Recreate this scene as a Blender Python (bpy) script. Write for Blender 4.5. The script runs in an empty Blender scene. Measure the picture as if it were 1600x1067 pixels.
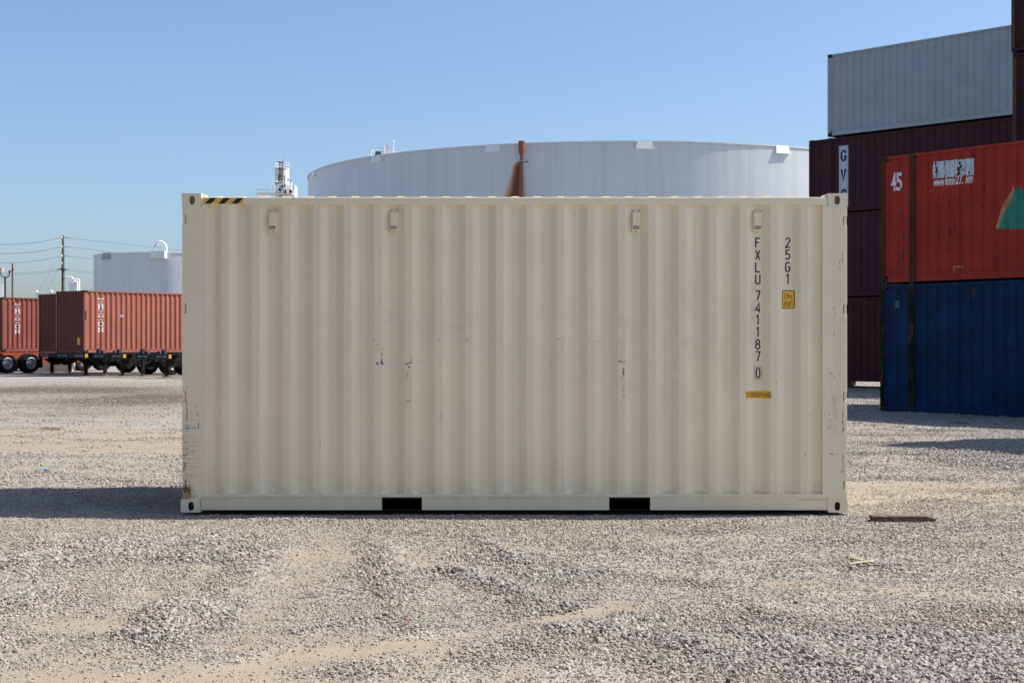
import bpy, bmesh, math, random
import numpy as np
from mathutils import Vector, Matrix
random.seed(7)
R = math.radians
sc = bpy.context.scene
col = sc.collection

# ---------------------------------------------------------------- camera
F_PX = 2250.0
cam_d = bpy.data.cameras.new("camera"); cam = bpy.data.objects.new("camera", cam_d); col.objects.link(cam)
cam.location = (0, 0, 1.546); cam.rotation_euler = (R(90), 0, 0)
cam_d.sensor_width = 36; cam_d.lens = 36 * F_PX / 1600
cam_d.shift_y = 0.00125; cam_d.clip_start = 0.1; cam_d.clip_end = 6000
sc.camera = cam

# ---------------------------------------------------------------- sky, sun, exposure
SUN = Vector((0.83, 0.125, 1.0)).normalized()
el = math.asin(SUN.z); az = math.atan2(SUN.x, SUN.y)
w = bpy.data.worlds.new("World"); sc.world = w; w.use_nodes = True
nt = w.node_tree; nt.nodes.clear()
sky = nt.nodes.new("ShaderNodeTexSky"); sky.sky_type = 'NISHITA'; sky.sun_disc = False
sky.sun_elevation = el; sky.sun_rotation = az
sky.air_density = 1.0; sky.dust_density = 3.6; sky.ozone_density = 5.3; sky.altitude = 900
bg = nt.nodes.new("ShaderNodeBackground"); bg.inputs[1].default_value = 0.116
wo = nt.nodes.new("ShaderNodeOutputWorld")
nt.links.new(sky.outputs[0], bg.inputs[0]); nt.links.new(bg.outputs[0], wo.inputs[0])
sl = bpy.data.lights.new("sun", 'SUN'); sl.energy = 4.9; sl.angle = R(0.53); sl.color = (1.0, 0.935, 0.85)
so = bpy.data.objects.new("sun", sl); col.objects.link(so)
so.rotation_euler = SUN.to_track_quat('Z', 'Y').to_euler(); so.location = (30, 5, 40)
sc.view_settings.view_transform = 'Standard'; sc.view_settings.look = 'None'
sc.view_settings.gamma = 1; sc.view_settings.exposure = 0.58
sc.cycles.max_bounces = 8; sc.cycles.diffuse_bounces = 5

# ---------------------------------------------------------------- material helpers
def srgb(r, g, b):
    f = lambda c: (c / 255 / 12.92) if c / 255 <= 0.04045 else ((c / 255 + 0.055) / 1.055) ** 2.4
    return (f(r), f(g), f(b))
class NT:
    def __init__(s, name):
        s.m = bpy.data.materials.new(name); s.m.use_nodes = True; s.t = s.m.node_tree; s.t.nodes.clear()
        s.out = s.n("ShaderNodeOutputMaterial"); s.b = s.n("ShaderNodeBsdfPrincipled")
        s.l(s.b.outputs[0], s.out.inputs[0])
    def n(s, t, **k):
        x = s.t.nodes.new(t)
        for a, b in k.items(): setattr(x, a, b)
        return x
    def l(s, a, b): s.t.links.new(a, b)
    def put(s, sock, v):
        if hasattr(v, 'is_output') or isinstance(v, bpy.types.NodeSocket): s.l(v, sock)
        else: sock.default_value = v
    def math(s, op, a, b=0.0, c=None, clamp=False):
        x = s.n("ShaderNodeMath", operation=op); x.use_clamp = clamp
        s.put(x.inputs[0], a); s.put(x.inputs[1], b)
        if c is not None: s.put(x.inputs[2], c)
        return x.outputs[0]
    def mix(s, f, a, b, blend='MIX'):
        x = s.n("ShaderNodeMix", data_type='RGBA', blend_type=blend)
        s.put(x.inputs[0], f)
        s.put(x.inputs[6], (*a, 1) if isinstance(a, tuple) and len(a) == 3 else a)
        s.put(x.inputs[7], (*b, 1) if isinstance(b, tuple) and len(b) == 3 else b)
        return x.outputs[2]
    def co(s): return s.n("ShaderNodeTexCoord").outputs['Object']
    def mp(s, v, sca=(1, 1, 1), loc=(0, 0, 0)):
        x = s.n("ShaderNodeMapping"); s.l(v, x.inputs[0]); x.inputs[1].default_value = loc; x.inputs[3].default_value = sca
        return x.outputs[0]
    def noise(s, v, scale, detail=4, rough=0.55, dist=0.0):
        x = s.n("ShaderNodeTexNoise"); s.l(v, x.inputs['Vector']); x.inputs['Scale'].default_value = scale
        x.inputs['Detail'].default_value = detail; x.inputs['Roughness'].default_value = rough; x.inputs['Distortion'].default_value = dist
        return x.outputs[0]
    def ramp(s, v, lo, hi):
        x = s.n("ShaderNodeMapRange"); x.interpolation_type = 'SMOOTHSTEP'; s.l(v, x.inputs[0])
        x.inputs[1].default_value = lo; x.inputs[2].default_value = hi
        return x.outputs[0]
    def bump(s, h, strength, dist):
        x = s.n("ShaderNodeBump"); x.inputs['Strength'].default_value = strength; x.inputs['Distance'].default_value = dist
        s.l(h, x.inputs['Height']); s.l(x.outputs[0], s.b.inputs['Normal'])

def plain(name, c, rough=0.6, metal=0.0, var=0.12, scale=6.0, spec=0.5):
    k = NT(name); v = k.co(); f = k.noise(v, scale, 5)
    k.l(k.mix(k.ramp(f, 0.3, 0.7), tuple(x * (1 - var) for x in c), tuple(min(1, x * (1 + var)) for x in c)), k.b.inputs['Base Color'])
    k.b.inputs['Roughness'].default_value = rough; k.b.inputs['Metallic'].default_value = metal
    k.b.inputs['Specular IOR Level'].default_value = spec
    return k.m

def paint(name, c, rough=0.45, var=0.05, streak=0.08, rust=0.0, dirt=0.0, spots=(), wave=0.0, dirtc=(0.10, 0.075, 0.05), spec=0.5, drusts=0.0):
    """weathered sheet metal paint: blotches, vertical streaks, rust freckles and local spots in object space"""
    k = NT(name); v = k.co()
    f = k.noise(v, 1.3, 5)
    base = k.mix(k.ramp(f, 0.3, 0.7), tuple(x * (1 - var) for x in c), tuple(min(1, x * (1 + var)) for x in c))
    if streak:
        s = k.noise(k.mp(v, (9, 9, 0.35)), 1.0, 5, 0.6)
        base = k.mix(k.math('MULTIPLY', k.ramp(s, 0.45, 0.75), streak * 4, clamp=True), base, tuple(x * 0.72 for x in c))
    if dirt:
        s = k.noise(k.mp(v, (3, 3, 1.2), (3, 1, 7)), 1.0, 6, 0.65)
        base = k.mix(k.math('MULTIPLY', k.ramp(s, 0.5, 0.72), dirt), base, dirtc)
    if rust:
        s = k.noise(k.mp(v, (5, 5, 2.0), (1, 5, 2)), 1.0, 8, 0.72)
        base = k.mix(k.ramp(s, 0.74 - rust * 0.2, 0.79 - rust * 0.2), base, (0.075, 0.028, 0.014))
        s2 = k.noise(k.mp(v, (14, 14, 0.5), (4, 2, 9)), 1.0, 6, 0.7)
        base = k.mix(k.math('MULTIPLY', k.ramp(s2, 0.62, 0.75), drusts), base, (0.11, 0.04, 0.02))
    if spots:
        sx = k.n("ShaderNodeSeparateXYZ"); k.l(v, sx.inputs[0])
        nz = k.noise(v, 9, 6, 0.7)
        nh = k.noise(k.mp(v, (4, 4, 60)), 1.0, 5, 0.7)
        for (x, z, rx, rz, cc, st, kind) in spots:
            dx = k.math('DIVIDE', k.math('SUBTRACT', sx.outputs[0], x), rx)
            dz = k.math('DIVIDE', k.math('SUBTRACT', sx.outputs[2], z), rz)
            d = k.math('ADD', k.math('MULTIPLY', dx, dx), k.math('MULTIPLY', dz, dz))
            g = k.math('EXPONENT', k.math('MULTIPLY', d, -1.0))
            g = k.math('MULTIPLY', g, k.ramp(nh if kind == 'h' else nz, 0.42, 0.62) if kind != 's' else 1.0)
            base = k.mix(k.math('MULTIPLY', g, st, clamp=True), base, cc)
    k.l(base, k.b.inputs['Base Color'])
    k.b.inputs['Roughness'].default_value = rough; k.b.inputs['Specular IOR Level'].default_value = spec
    if wave:
        h = k.noise(k.mp(v, (2.2, 2.2, 0.5)), 1.0, 3)
        k.bump(h, 1.0, wave)
    return k.m

BEIGE = (0.90, 0.805, 0.565)
RUSTC = (0.16, 0.045, 0.015)
M = {}
M['beige'] = paint('beige paint', BEIGE, 0.42, 0.03, 0.03, wave=0.004, spots=[(3.0, .18, 6, .08, (.52, .43, .29), .3, 'n'), (1.9, 1.55, .9, .5, (.70, .63, .46), .3, 'n'), (4.3, 1.5, .9, .5, (.70, .63, .46), .3, 'n'), (5.2, 1.9, .03, .3, (.35, .32, .26), .3, 'n')])
M['beige_left'] = paint('beige paint worn post', BEIGE, 0.42, 0.02, 0.03, spots=[
    (0.05, 0.52, .09, .34, (.40, .35, .27), .6, 'h'), (0.04, 0.78, .07, .10, (.27, .33, .38), .75, 'h'),
    (0.03, 0.17, .075, .05, (.50,.30,.17), .7, 'n'), (0.035, 0.19, .055, .045, RUSTC, 2.2, 'n'), (0.05, 0.12, .05, .09, (.45, .24, .12), .7, 's'), (0.06, 0.18, .10, .014, (.2, .07, .03), 1.8, 'n')])
M['beige_right'] = paint('beige paint scuffed post', BEIGE, 0.42, 0.02, 0.06, spots=[
    (5.94, 0.95, .03, .22, (.45, .40, .31), .5, 'n'), (6.0, 1.7, .03, .5, (.5, .45, .35), .4, 'n')])
M['beige_cast'] = paint('beige painted casting', tuple(x * 0.97 for x in BEIGE), 0.5, 0.05, 0.05, rust=0.35)
M['hole'] = plain('shadowed inside of casting', (0.05, 0.045, 0.035), 0.8)
M['hole_tan'] = plain('dusty inside of casting', (0.42, 0.31, 0.15), 0.8)
M['black'] = plain('black steel', (0.012, 0.012, 0.014), 0.5)
M['chip'] = plain('bare steel in paint chips', (0.06, 0.04, 0.03), 0.7, scale=60, var=.5)
M['rust'] = plain('dark orange rust', (0.15, 0.045, 0.016), 0.85, scale=60, var=.5)
M['rust2'] = plain('pale rust bloom', (0.42, 0.22, 0.11), 0.8, scale=60, var=.3)
M['chip2'] = plain('grey green scrape', (0.15, 0.17, 0.16), 0.7, scale=60, var=.3)
M['chip3'] = plain('faint brown scrape', (0.33, 0.29, 0.23), 0.7, scale=60, var=.3)
M['decal_black'] = plain('black lettering', (0.014, 0.012, 0.013), 0.45, scale=40, var=.2)
M['yellow'] = plain('yellow sticker', (0.92, 0.50, 0.03), 0.4, var=.1, scale=12)
M['tape_yellow'] = plain('yellow hazard tape', (0.85, 0.52, 0.09), 0.45, var=.08)
M['brown_ink'] = plain('brown sticker print', (0.13, 0.045, 0.01), 0.5)
M['thin_line'] = plain('thin frame line', (0.10, 0.09, 0.08), 0.5)
M['floor_under'] = plain('dark underfloor', (0.03, 0.025, 0.02), 0.8)
M['vent'] = paint('beige vent', tuple(x * 0.98 for x in BEIGE), 0.5, 0.02, 0)
M['vent_mesh'] = plain('vent mesh', (0.36, 0.31, 0.23), 0.7, scale=200, var=.4)
M['seal'] = plain('brown sealant line', (0.25, 0.21, 0.15), 0.7)

M['maroon'] = paint('old maroon paint', (0.048, 0.012, 0.015), 0.6, 0.12, 0.10, spec=.2, rust=0.3, dirt=0.1)
M['maroon_low'] = paint('dull brown red paint', (0.055, 0.012, 0.011), 0.6, 0.15, 0.10, spec=.2, rust=0.3, dirt=0.1)
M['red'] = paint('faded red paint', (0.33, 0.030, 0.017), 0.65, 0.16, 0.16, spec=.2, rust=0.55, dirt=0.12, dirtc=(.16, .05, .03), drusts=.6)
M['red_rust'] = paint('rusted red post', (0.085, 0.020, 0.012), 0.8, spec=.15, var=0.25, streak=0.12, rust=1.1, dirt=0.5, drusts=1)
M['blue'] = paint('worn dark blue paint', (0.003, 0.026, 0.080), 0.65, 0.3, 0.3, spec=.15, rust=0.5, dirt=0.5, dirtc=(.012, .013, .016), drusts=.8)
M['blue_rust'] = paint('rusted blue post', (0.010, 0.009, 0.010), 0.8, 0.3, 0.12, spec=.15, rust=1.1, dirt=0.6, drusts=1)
M['brown'] = paint('dark brown paint', (0.040, 0.011, 0.010), 0.6, 0.15, 0.1, spec=.2, rust=0.5, dirt=0.1)
M['brown_post'] = paint('rusty brown post', (0.075, 0.022, 0.015), 0.7, 0.25, 0.1, rust=0.9, dirt=0.3)
M['grey'] = paint('weathered grey paint', (0.30, 0.345, 0.375), 0.5, 0.05, 0.06, rust=0.12, dirt=0.12, dirtc=(.2, .22, .23))
M['dark_cast'] = paint('dark rusty casting', (0.020, 0.014, 0.012), 0.75, 0.3, 0.1)
M['tred'] = paint('brick red paint', (0.33, 0.103, 0.064), 0.55, 0.06, 0.08, rust=0.12, dirt=0.08, dirtc=(.25, .08, .05), spots=[(1.2, .45, .22, .45, (.30, .03, .015), .8, 'n'), (.75, .35, .2, .2, (.2, .04, .03), .8, 'n')])
M['tred2'] = paint('duller brick red paint', (0.23, 0.056, 0.040), 0.6, 0.08, 0.1, rust=0.15, dirt=0.1)
M['tend'] = paint('brown red end paint', (0.115, 0.030, 0.020), 0.6, spec=.2, var=0.1, streak=0.1, rust=0.2, dirt=0.1)  # brick red darkened: shade on the ends facing away from the sun is painted in
M['cast_red'] = plain('dark red casting', (0.05, 0.02, 0.017), 0.7)
M['white_let'] = plain('white lettering', (0.72, 0.72, 0.70), 0.6, scale=20, var=.1)
M['panel_white'] = plain('pale sticker panel', (0.50, 0.56, 0.60), 0.6, scale=9, var=.08)
M['navy'] = plain('navy lettering', (0.012, 0.02, 0.05), 0.5)
M['logo_green'] = plain('green logo paint', (0.0, 0.19, 0.125), 0.55, var=.2)
M['logo_tan'] = plain('tan logo paint', (0.42, 0.20, 0.10), 0.6, var=.2)
M['label_yellow'] = plain('faded yellow label', (0.50, 0.38, 0.02), 0.6)
M['lock_yellow'] = plain('orange yellow lock', (0.55, 0.26, 0.03), 0.5, scale=20, var=.4)
M['tyre'] = plain('tyre rubber', (0.012, 0.012, 0.012), 0.9, scale=14, var=.3, spec=.2)
M['rim'] = plain('dusty silver rim', (0.42, 0.42, 0.41), 0.5, 0.3, scale=14)
M['chassis'] = plain('black chassis steel', (0.006, 0.006, 0.007), 0.6, scale=4, var=.4, spec=.25)
M['chassis_red'] = plain('orange red chassis steel', (0.30, 0.05, 0.025), 0.6, scale=4, var=.2)
M['pale_mark'] = plain('pale stencilled marks', (0.35, 0.40, 0.45), 0.6)
M['shoe'] = plain('rusty foot', (0.12, 0.07, 0.05), 0.8)
M['white_steel'] = plain('white painted steel', (0.78, 0.79, 0.79), 0.5, var=.05, scale=1)
M['white_old'] = paint('weathered white steel', (0.70, 0.70, 0.66), 0.55, .05, .1, rust=.2)
M['dark_steel'] = plain('dark weathered steel', (0.10, 0.09, 0.085), 0.7)
M['pipe_rust'] = plain('rusted pipe', (0.24, 0.085, 0.055), 0.8, scale=8, var=.35)
M['wood_pole'] = plain('weathered pole wood', (0.14, 0.10, 0.08), 0.9, scale=5, var=.3)
M['red_pole'] = plain('reddish pole', (0.20, 0.09, 0.08), 0.8)
M['wire'] = plain('wire', (0.06, 0.07, 0.09), 0.6)
M['lamp'] = plain('lamp glass', (0.85, 0.82, 0.75), 0.3)
M['lamp_tan'] = plain('tan lamp housing', (0.65, 0.50, 0.36), 0.6)
M['fence'] = plain('galvanised steel', (0.45, 0.46, 0.47), 0.5, .4)
M['screen'] = plain('dark fence screen', (0.05, 0.052, 0.05), 0.9, scale=3, var=.5)
M['concrete'] = plain('cream concrete', (0.62, 0.59, 0.50), 0.85)
M['timber'] = plain('dark weathered timber', (0.13, 0.085, 0.062), 0.95, scale=22, var=.45)
M['leaf'] = plain('dried yellow green leaf', (0.40, 0.35, 0.22), 0.7, scale=20, var=.2)
M['wrap'] = plain('blue wrapper', (0.22, 0.30, 0.42), 0.4, scale=30, var=.5)
M['scrap'] = plain('brown scrap', (0.16, 0.08, 0.06), 0.9, scale=30, var=.4)

# ---------------------------------------------------------------- mesh helpers
class MB:
    def __init__(s): s.v = []; s.f = []; s.mi = []
    def poly(s, pts, mi=0):
        b = len(s.v); s.v += [tuple(p) for p in pts]; s.f.append(tuple(range(b, b + len(pts)))); s.mi.append(mi)
    def box(s, x0, y0, z0, x1, y1, z1, mi=0, mat=None):
        c = [Vector((x, y, z)) for z in (z0, z1) for y in (y0, y1) for x in (x0, x1)]
        if mat: c = [mat @ p for p in c]
        b = len(s.v); s.v += [tuple(p) for p in c]
        for q in ((0, 2, 3, 1), (4, 5, 7, 6), (0, 1, 5, 4), (2, 6, 7, 3), (0, 4, 6, 2), (1, 3, 7, 5)):
            s.f.append(tuple(b + i for i in q)); s.mi.append(mi)
    def prism(s, pts, axis, a0, a1, mi=0):
        """pts 2-D outline in the two other axes, extruded along axis"""
        def mk(p, a):
            if axis == 'x': return (a, p[0], p[1])
            if axis == 'y': return (p[0], a, p[1])
            return (p[0], p[1], a)
        n = len(pts); b = len(s.v)
        s.v += [mk(p, a0) for p in pts] + [mk(p, a1) for p in pts]
        s.f.append(tuple(range(b, b + n))); s.f.append(tuple(b + n + i for i in reversed(range(n)))); s.mi += [mi, mi]
        for i in range(n):
            j = (i + 1) % n; s.f.append((b + i, b + n + i, b + n + j, b + j)); s.mi.append(mi)
    def tube(s, pts, r, n=8, mi=0, cap=True, r2=None):
        pts = [Vector(p) for p in pts]; rings = []
        for i, p in enumerate(pts):
            t = (pts[min(i + 1, len(pts) - 1)] - pts[max(i - 1, 0)]).normalized()
            up = Vector((0, 0, 1)) if abs(t.z) < 0.9 else Vector((1, 0, 0))
            a = t.cross(up).normalized(); c = t.cross(a).normalized()
            rr = r if r2 is None else r + (r2 - r) * i / (len(pts) - 1)
            rings.append([p + a * rr * math.cos(2 * math.pi * k / n) + c * rr * math.sin(2 * math.pi * k / n) for k in range(n)])
        b = len(s.v)
        for rg in rings: s.v += [tuple(p) for p in rg]
        for i in range(len(rings) - 1):
            for k in range(n):
                q = (k + 1) % n
                s.f.append((b + i * n + k, b + i * n + q, b + (i + 1) * n + q, b + (i + 1) * n + k)); s.mi.append(mi)
        if cap:
            s.f.append(tuple(b + k for k in reversed(range(n)))); s.f.append(tuple(b + (len(rings) - 1) * n + k for k in range(n))); s.mi += [mi, mi]
    def lathe(s, prof, n=32, axis='z', c=(0, 0, 0), mi=0):
        b = len(s.v)
        for (r, h) in prof:
            for k in range(n):
                a = 2 * math.pi * k / n; u, v_ = r * math.cos(a), r * math.sin(a)
                p = (u, v_, h) if axis == 'z' else (u, h, v_)
                s.v.append((p[0] + c[0], p[1] + c[1], p[2] + c[2]))
        for i in range(len(prof) - 1):
            for k in range(n):
                q = (k + 1) % n; s.f.append((b + i * n + k, b + i * n + q, b + (i + 1) * n + q, b + (i + 1) * n + k)); s.mi.append(mi)
    def holed(s, o, u, v, nrm, w, h, cu, cv, ou, ov, depth, n=14, mi=0, mh=1):
        """rectangle w x h at o spanned by u, v with an oval pocket sunk along -nrm"""
        o, u, v, nrm = map(Vector, (o, u, v, nrm))
        P = lambda a, b_, d=0: o + u * a + v * b_ - nrm * d
        oval = []
        for k in range(n):
            a = 2 * math.pi * (k + .5) / n; ca, sa = math.cos(a), math.sin(a)
            e = 2.6; x = ou * math.copysign(abs(ca) ** (2 / e), ca); y = ov * math.copysign(abs(sa) ** (2 / e), sa)
            oval.append((cu + x, cv + y, ca, sa))
        rim = []
        for (x, y, ca, sa) in oval:
            dx, dy = x - cu, y - cv
            t = min(((w - cu) / dx if dx > 0 else -cu / dx) if abs(dx) > 1e-9 else 1e9, ((h - cv) / dy if dy > 0 else -cv / dy) if abs(dy) > 1e-9 else 1e9)
            rim.append((cu + dx * t, cv + dy * t))
        crn = [(0, 0), (w, 0), (w, h), (0, h)]
        for k in range(n):
            j = (k + 1) % n; a, b_ = rim[k], rim[j]; extra = []
            onx = lambda p: (abs(p[0]) < 1e-6, abs(p[0] - w) < 1e-6, abs(p[1]) < 1e-6, abs(p[1] - h) < 1e-6)
            if not any(q and r_ for q, r_ in zip(onx(a), onx(b_))):
                for cc in crn:
                    oc = onx(cc)
                    if any(q and r_ for q, r_ in zip(onx(a), oc)) and any(q and r_ for q, r_ in zip(onx(b_), oc)): extra.append(cc)
            ring = [P(*oval[k][:2]), P(*a)] + [P(*e_) for e_ in extra] + [P(*b_), P(*oval[j][:2])]
            s.poly(ring, mi)
            s.poly([P(*oval[k][:2]), P(*oval[j][:2]), P(*oval[j][:2], depth), P(*oval[k][:2], depth)], mh)
        s.poly([P(*q[:2], depth) for q in oval], mh)
    def build(s, name, mats, parent=None, smooth=False, xform=None):
        me = bpy.data.meshes.new(name); me.from_pydata(s.v, [], s.f)
        mats = mats if isinstance(mats, (list, tuple)) else [mats]
        for m in mats: me.materials.append(m)
        me.polygons.foreach_set('material_index', s.mi)
        bm = bmesh.new(); bm.from_mesh(me); bmesh.ops.recalc_face_normals(bm, faces=bm.faces) if not getattr(s, 'keep', False) else None
        bm.to_mesh(me); bm.free()
        if smooth:
            me.shade_smooth()
            try: me.set_sharp_from_angle(angle=R(35))
            except Exception: pass
        o = bpy.data.objects.new(name, me); col.objects.link(o)
        if parent: o.parent = parent
        return o
def build_split(mb, name, mats, parent):
    """one object for each connected piece collected in mb"""
    adj = list(range(len(mb.v)))
    def root_(i):
        while adj[i] != i: adj[i] = adj[adj[i]]; i = adj[i]
        return i
    for f in mb.f:
        a = root_(f[0])
        for i in f[1:]: adj[root_(i)] = a
    groups = {}
    for f, m_ in zip(mb.f, mb.mi): groups.setdefault(root_(f[0]), []).append((f, m_))
    out = []
    for fs in groups.values():
        q = MB(); mp_ = {}
        for f, m_ in fs:
            for i in f:
                if i not in mp_: mp_[i] = len(q.v); q.v.append(mb.v[i])
            q.f.append(tuple(mp_[i] for i in f)); q.mi.append(m_)
        out.append(q.build(name, mats, parent))
    return out
def tag(o, label=None, cat=None, group=None, kind=None):
    if label: o['label'] = label
    if cat: o['category'] = cat
    if group: o['group'] = group
    if kind: o['kind'] = kind
    return o
def empty(name, loc, rz=0.0):
    o = bpy.data.objects.new(name, None); col.objects.link(o); o.location = loc; o.rotation_euler = (0, 0, rz); o.empty_display_size = .3
    return o
def kids(o): return [c for c in bpy.data.objects if c.parent == o]
def copy_tree(o, parent=None):
    c = o.copy(); col.objects.link(c); c.parent = parent
    for ch in kids(o): copy_tree(ch, c)
    return c
def bev(o, w, seg=2):
    m = o.modifiers.new('bevel', 'BEVEL'); m.width = w; m.segments = seg; m.limit_method = 'ANGLE'; m.angle_limit = R(40); return o

# lettering -----------------------------------------------------------
def arc(cx, cy, rx, ry, a0, a1, n=10):
    return [(cx + rx * math.cos(R(a0 + (a1 - a0) * i / n)), cy + ry * math.sin(R(a0 + (a1 - a0) * i / n))) for i in range(n + 1)]
G = {  # condensed stroke letters in a box 1 wide, 2 high
 'F': [[(0, 0), (0, 2), (1, 2)], [(0, 1.08), (.72, 1.08)]],
 'X': [[(0, 0), (1, 2)], [(0, 2), (1, 0)]],
 'L': [[(0, 2), (0, 0), (1, 0)]],
 'U': [[(0, 2), (0, .42)] + arc(.5, .42, .5, .42, 180, 360) + [(1, 2)]],
 '7': [[(0, 2), (1, 2), (.42, 0)]],
 '4': [[(.8, 0), (.8, 2), (0, .55), (1.05, .55)]],
 '1': [[(.2, 1.72), (.58, 2), (.58, 0)]],
 '8': [arc(.5, 1.5, .42, .48, 0, 360, 18), arc(.5, .53, .5, .53, 0, 360, 18)],
 '0': [arc(.5, 1.5, .48, .5, 0, 180) + arc(.5, .5, .48, .5, 180, 360) + [(.98, 1.5)]],
 '2': [arc(.5, 1.5, .45, .5, 165, -35, 12) + [(.02, 0), (1, 0)]],
 '5': [[(.92, 2), (.12, 2), (.08, 1.15)] + arc(.45, .66, .5, .6, 110, -150, 14)],
 'G': [arc(.5, 1.5, .48, .5, 15, 180) + arc(.5, .5, .48, .5, 180, 360) + [(.98, .95), (.55, .95)]],
}
S = {  # slab serif letters
 'T': [[(.5, 0), (.5, 2)], [(0, 1.74), (0, 2), (1, 2), (1, 1.74)], [(.26, 0), (.74, 0)]],
 'R': [[(.18, 0), (.18, 2)], [(.0, 2), (.6, 2)] + arc(.6, 1.5, .33, .5, 90, -90, 8) + [(.2, 1.0)], [(.5, 1.0), (.9, 0)], [(0, 0), (.4, 0)], [(.72, 0), (1.08, 0)]],
 'I': [[(.5, 0), (.5, 2)], [(.2, 2), (.8, 2)], [(.2, 0), (.8, 0)]],
 'O': [arc(.5, 1, .5, 1, 0, 360, 20)],
 'N': [[(.14, 0), (.14, 2), (.86, 0), (.86, 2)], [(-.08, 0), (.38, 0)], [(-.08, 2), (.2, 2)], [(.62, 2), (1.08, 2)]],
 'G': [arc(.5, 1, .5, 1, 40, 320, 18), [(.92, 1.5), (.92, 2)], [(.95, .1), (.95, .85)], [(.62, .85), (1.1, .85)]],
 'V': [[(.08, 2), (.5, 0), (.92, 2)], [(-.1, 2), (.3, 2)], [(.7, 2), (1.1, 2)]],
 'C': [arc(.5, 1, .5, 1, 40, 320, 18), [(.92, 1.5), (.92, 2)]],
}
def ribbon(bm, pts, hw, dz=0.0):
    pts = [Vector((p[0], 0, p[1])) for p in pts]; L, Rr = [], []
    closed = (pts[0] - pts[-1]).length < 1e-6
    n = len(pts)
    for i, p in enumerate(pts):
        if closed: a = pts[i - 1] if i > 0 else pts[-2]; b = pts[i + 1] if i < n - 1 else pts[1]
        else: a = pts[i - 1] if i > 0 else None; b = pts[i + 1] if i < n - 1 else None
        d1 = (p - a).normalized() if a is not None else (b - p).normalized()
        d2 = (b - p).normalized() if b is not None else d1
        q = p.copy()
        if a is None: q = p - d1 * hw * .0
        n1 = Vector((-d1.z, 0, d1.x)); n2 = Vector((-d2.z, 0, d2.x)); m = (n1 + n2)
        if m.length < .3: m = n1.copy()
        m.normalize(); k = hw / max(.45, m.dot(n1))
        L.append(bm.verts.new(q + m * k + Vector((0, dz, 0)))); Rr.append(bm.verts.new(q - m * k + Vector((0, dz, 0))))
    for i in range(n - 1): bm.faces.new((L[i], Rr[i], Rr[i + 1], L[i + 1]))
def stroke_bm(text, glyphs, x, z, w_, h, pitch, hw, vertical=True, mirror=False):
    """vertical column of letters; x,z = left/top of the first letter; returns bmesh in the x-z plane"""
    bm = bmesh.new()
    for i, ch in enumerate(text):
        if ch == ' ': continue
        ox, oz = (x, z - h - pitch * i) if vertical else (x + pitch * i, z - h)
        for j, pl in enumerate(glyphs[ch]):
            ribbon(bm, [(ox + hw + p[0] * (w_ - 2 * hw), oz + hw + p[1] / 2 * (h - 2 * hw)) for p in pl], hw, -0.0004 * j)
    return bm
def font_bm(text, x, z, size, sx=1.0, shear=0.0, bold=0.0, spacing=1.0):
    cu = bpy.data.curves.new('lettering', 'FONT'); cu.body = text; cu.size = size; cu.shear = shear; cu.offset = bold; cu.space_character = spacing
    cu.resolution_u = 3
    o = bpy.data.objects.new('lettering', cu); col.objects.link(o)
    bpy.context.view_layer.update()
    me = bpy.data.meshes.new_from_object(o.evaluated_get(bpy.context.evaluated_depsgraph_get()))
    bm = bmesh.new(); bm.from_mesh(me)
    for v in bm.verts: v.co = Vector((x + v.co.x * sx, 0, z + v.co.y))
    bpy.data.objects.remove(o); bpy.data.curves.remove(cu); bpy.data.meshes.remove(me)
    return bm
def rect_bm(x0, z0, x1, z1, r=0.0):
    bm = bmesh.new()
    if r: pts = [p for (cx, cz, a) in ((x1 - r, z1 - r, 0), (x0 + r, z1 - r, 90), (x0 + r, z0 + r, 180), (x1 - r, z0 + r, 270)) for p in arc(cx, cz, r, r, a, a + 90, 4)]
    else: pts = [(x0, z0), (x1, z0), (x1, z1), (x0, z1)]
    bm.faces.new([bm.verts.new((p[0], 0, p[1])) for p in pts]); return bm
def poly_bm(pts):
    bm = bmesh.new(); bm.faces.new([bm.verts.new((p[0], 0, p[1])) for p in pts]); return bm
def prof_at(prof, x):
    if x <= prof[0][0]: return prof[0][1]
    for (a, b) in zip(prof, prof[1:]):
        if x <= b[0]: return a[1] + (b[1] - a[1]) * (x - a[0]) / max(1e-9, b[0] - a[0])
    return prof[-1][1]
def drape(bm, prof, lift, name, mat, parent):
    """lay flat lettering on a corrugated panel (cut at the folds so that it follows them)"""
    if len(bm.verts) == 0: bm.free(); return None
    xs = [v.co.x for v in bm.verts]; a, b = min(xs), max(xs)
    if prof:
        for (x, y) in prof:
            if a < x < b:
                bmesh.ops.bisect_plane(bm, geom=bm.verts[:] + bm.edges[:] + bm.faces[:], plane_co=(x, 0, 0), plane_no=(1, 0, 0), dist=1e-6)
    for v in bm.verts: v.co.y += (prof_at(prof, v.co.x) if prof else 0) - lift
    for f in bm.faces:
        f.normal_update()
        if f.normal.y > 0: f.normal_flip()
    me = bpy.data.meshes.new(name); bm.to_mesh(me); bm.free(); me.materials.append(mat)
    o = bpy.data.objects.new(name, me); col.objects.link(o); o.parent = parent
    return o
def join_bm(*bms):
    out = bmesh.new()
    for b in bms:
        me = bpy.data.meshes.new('t'); b.to_mesh(me); out.from_mesh(me); bpy.data.meshes.remove(me); b.free()
    return out

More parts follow.
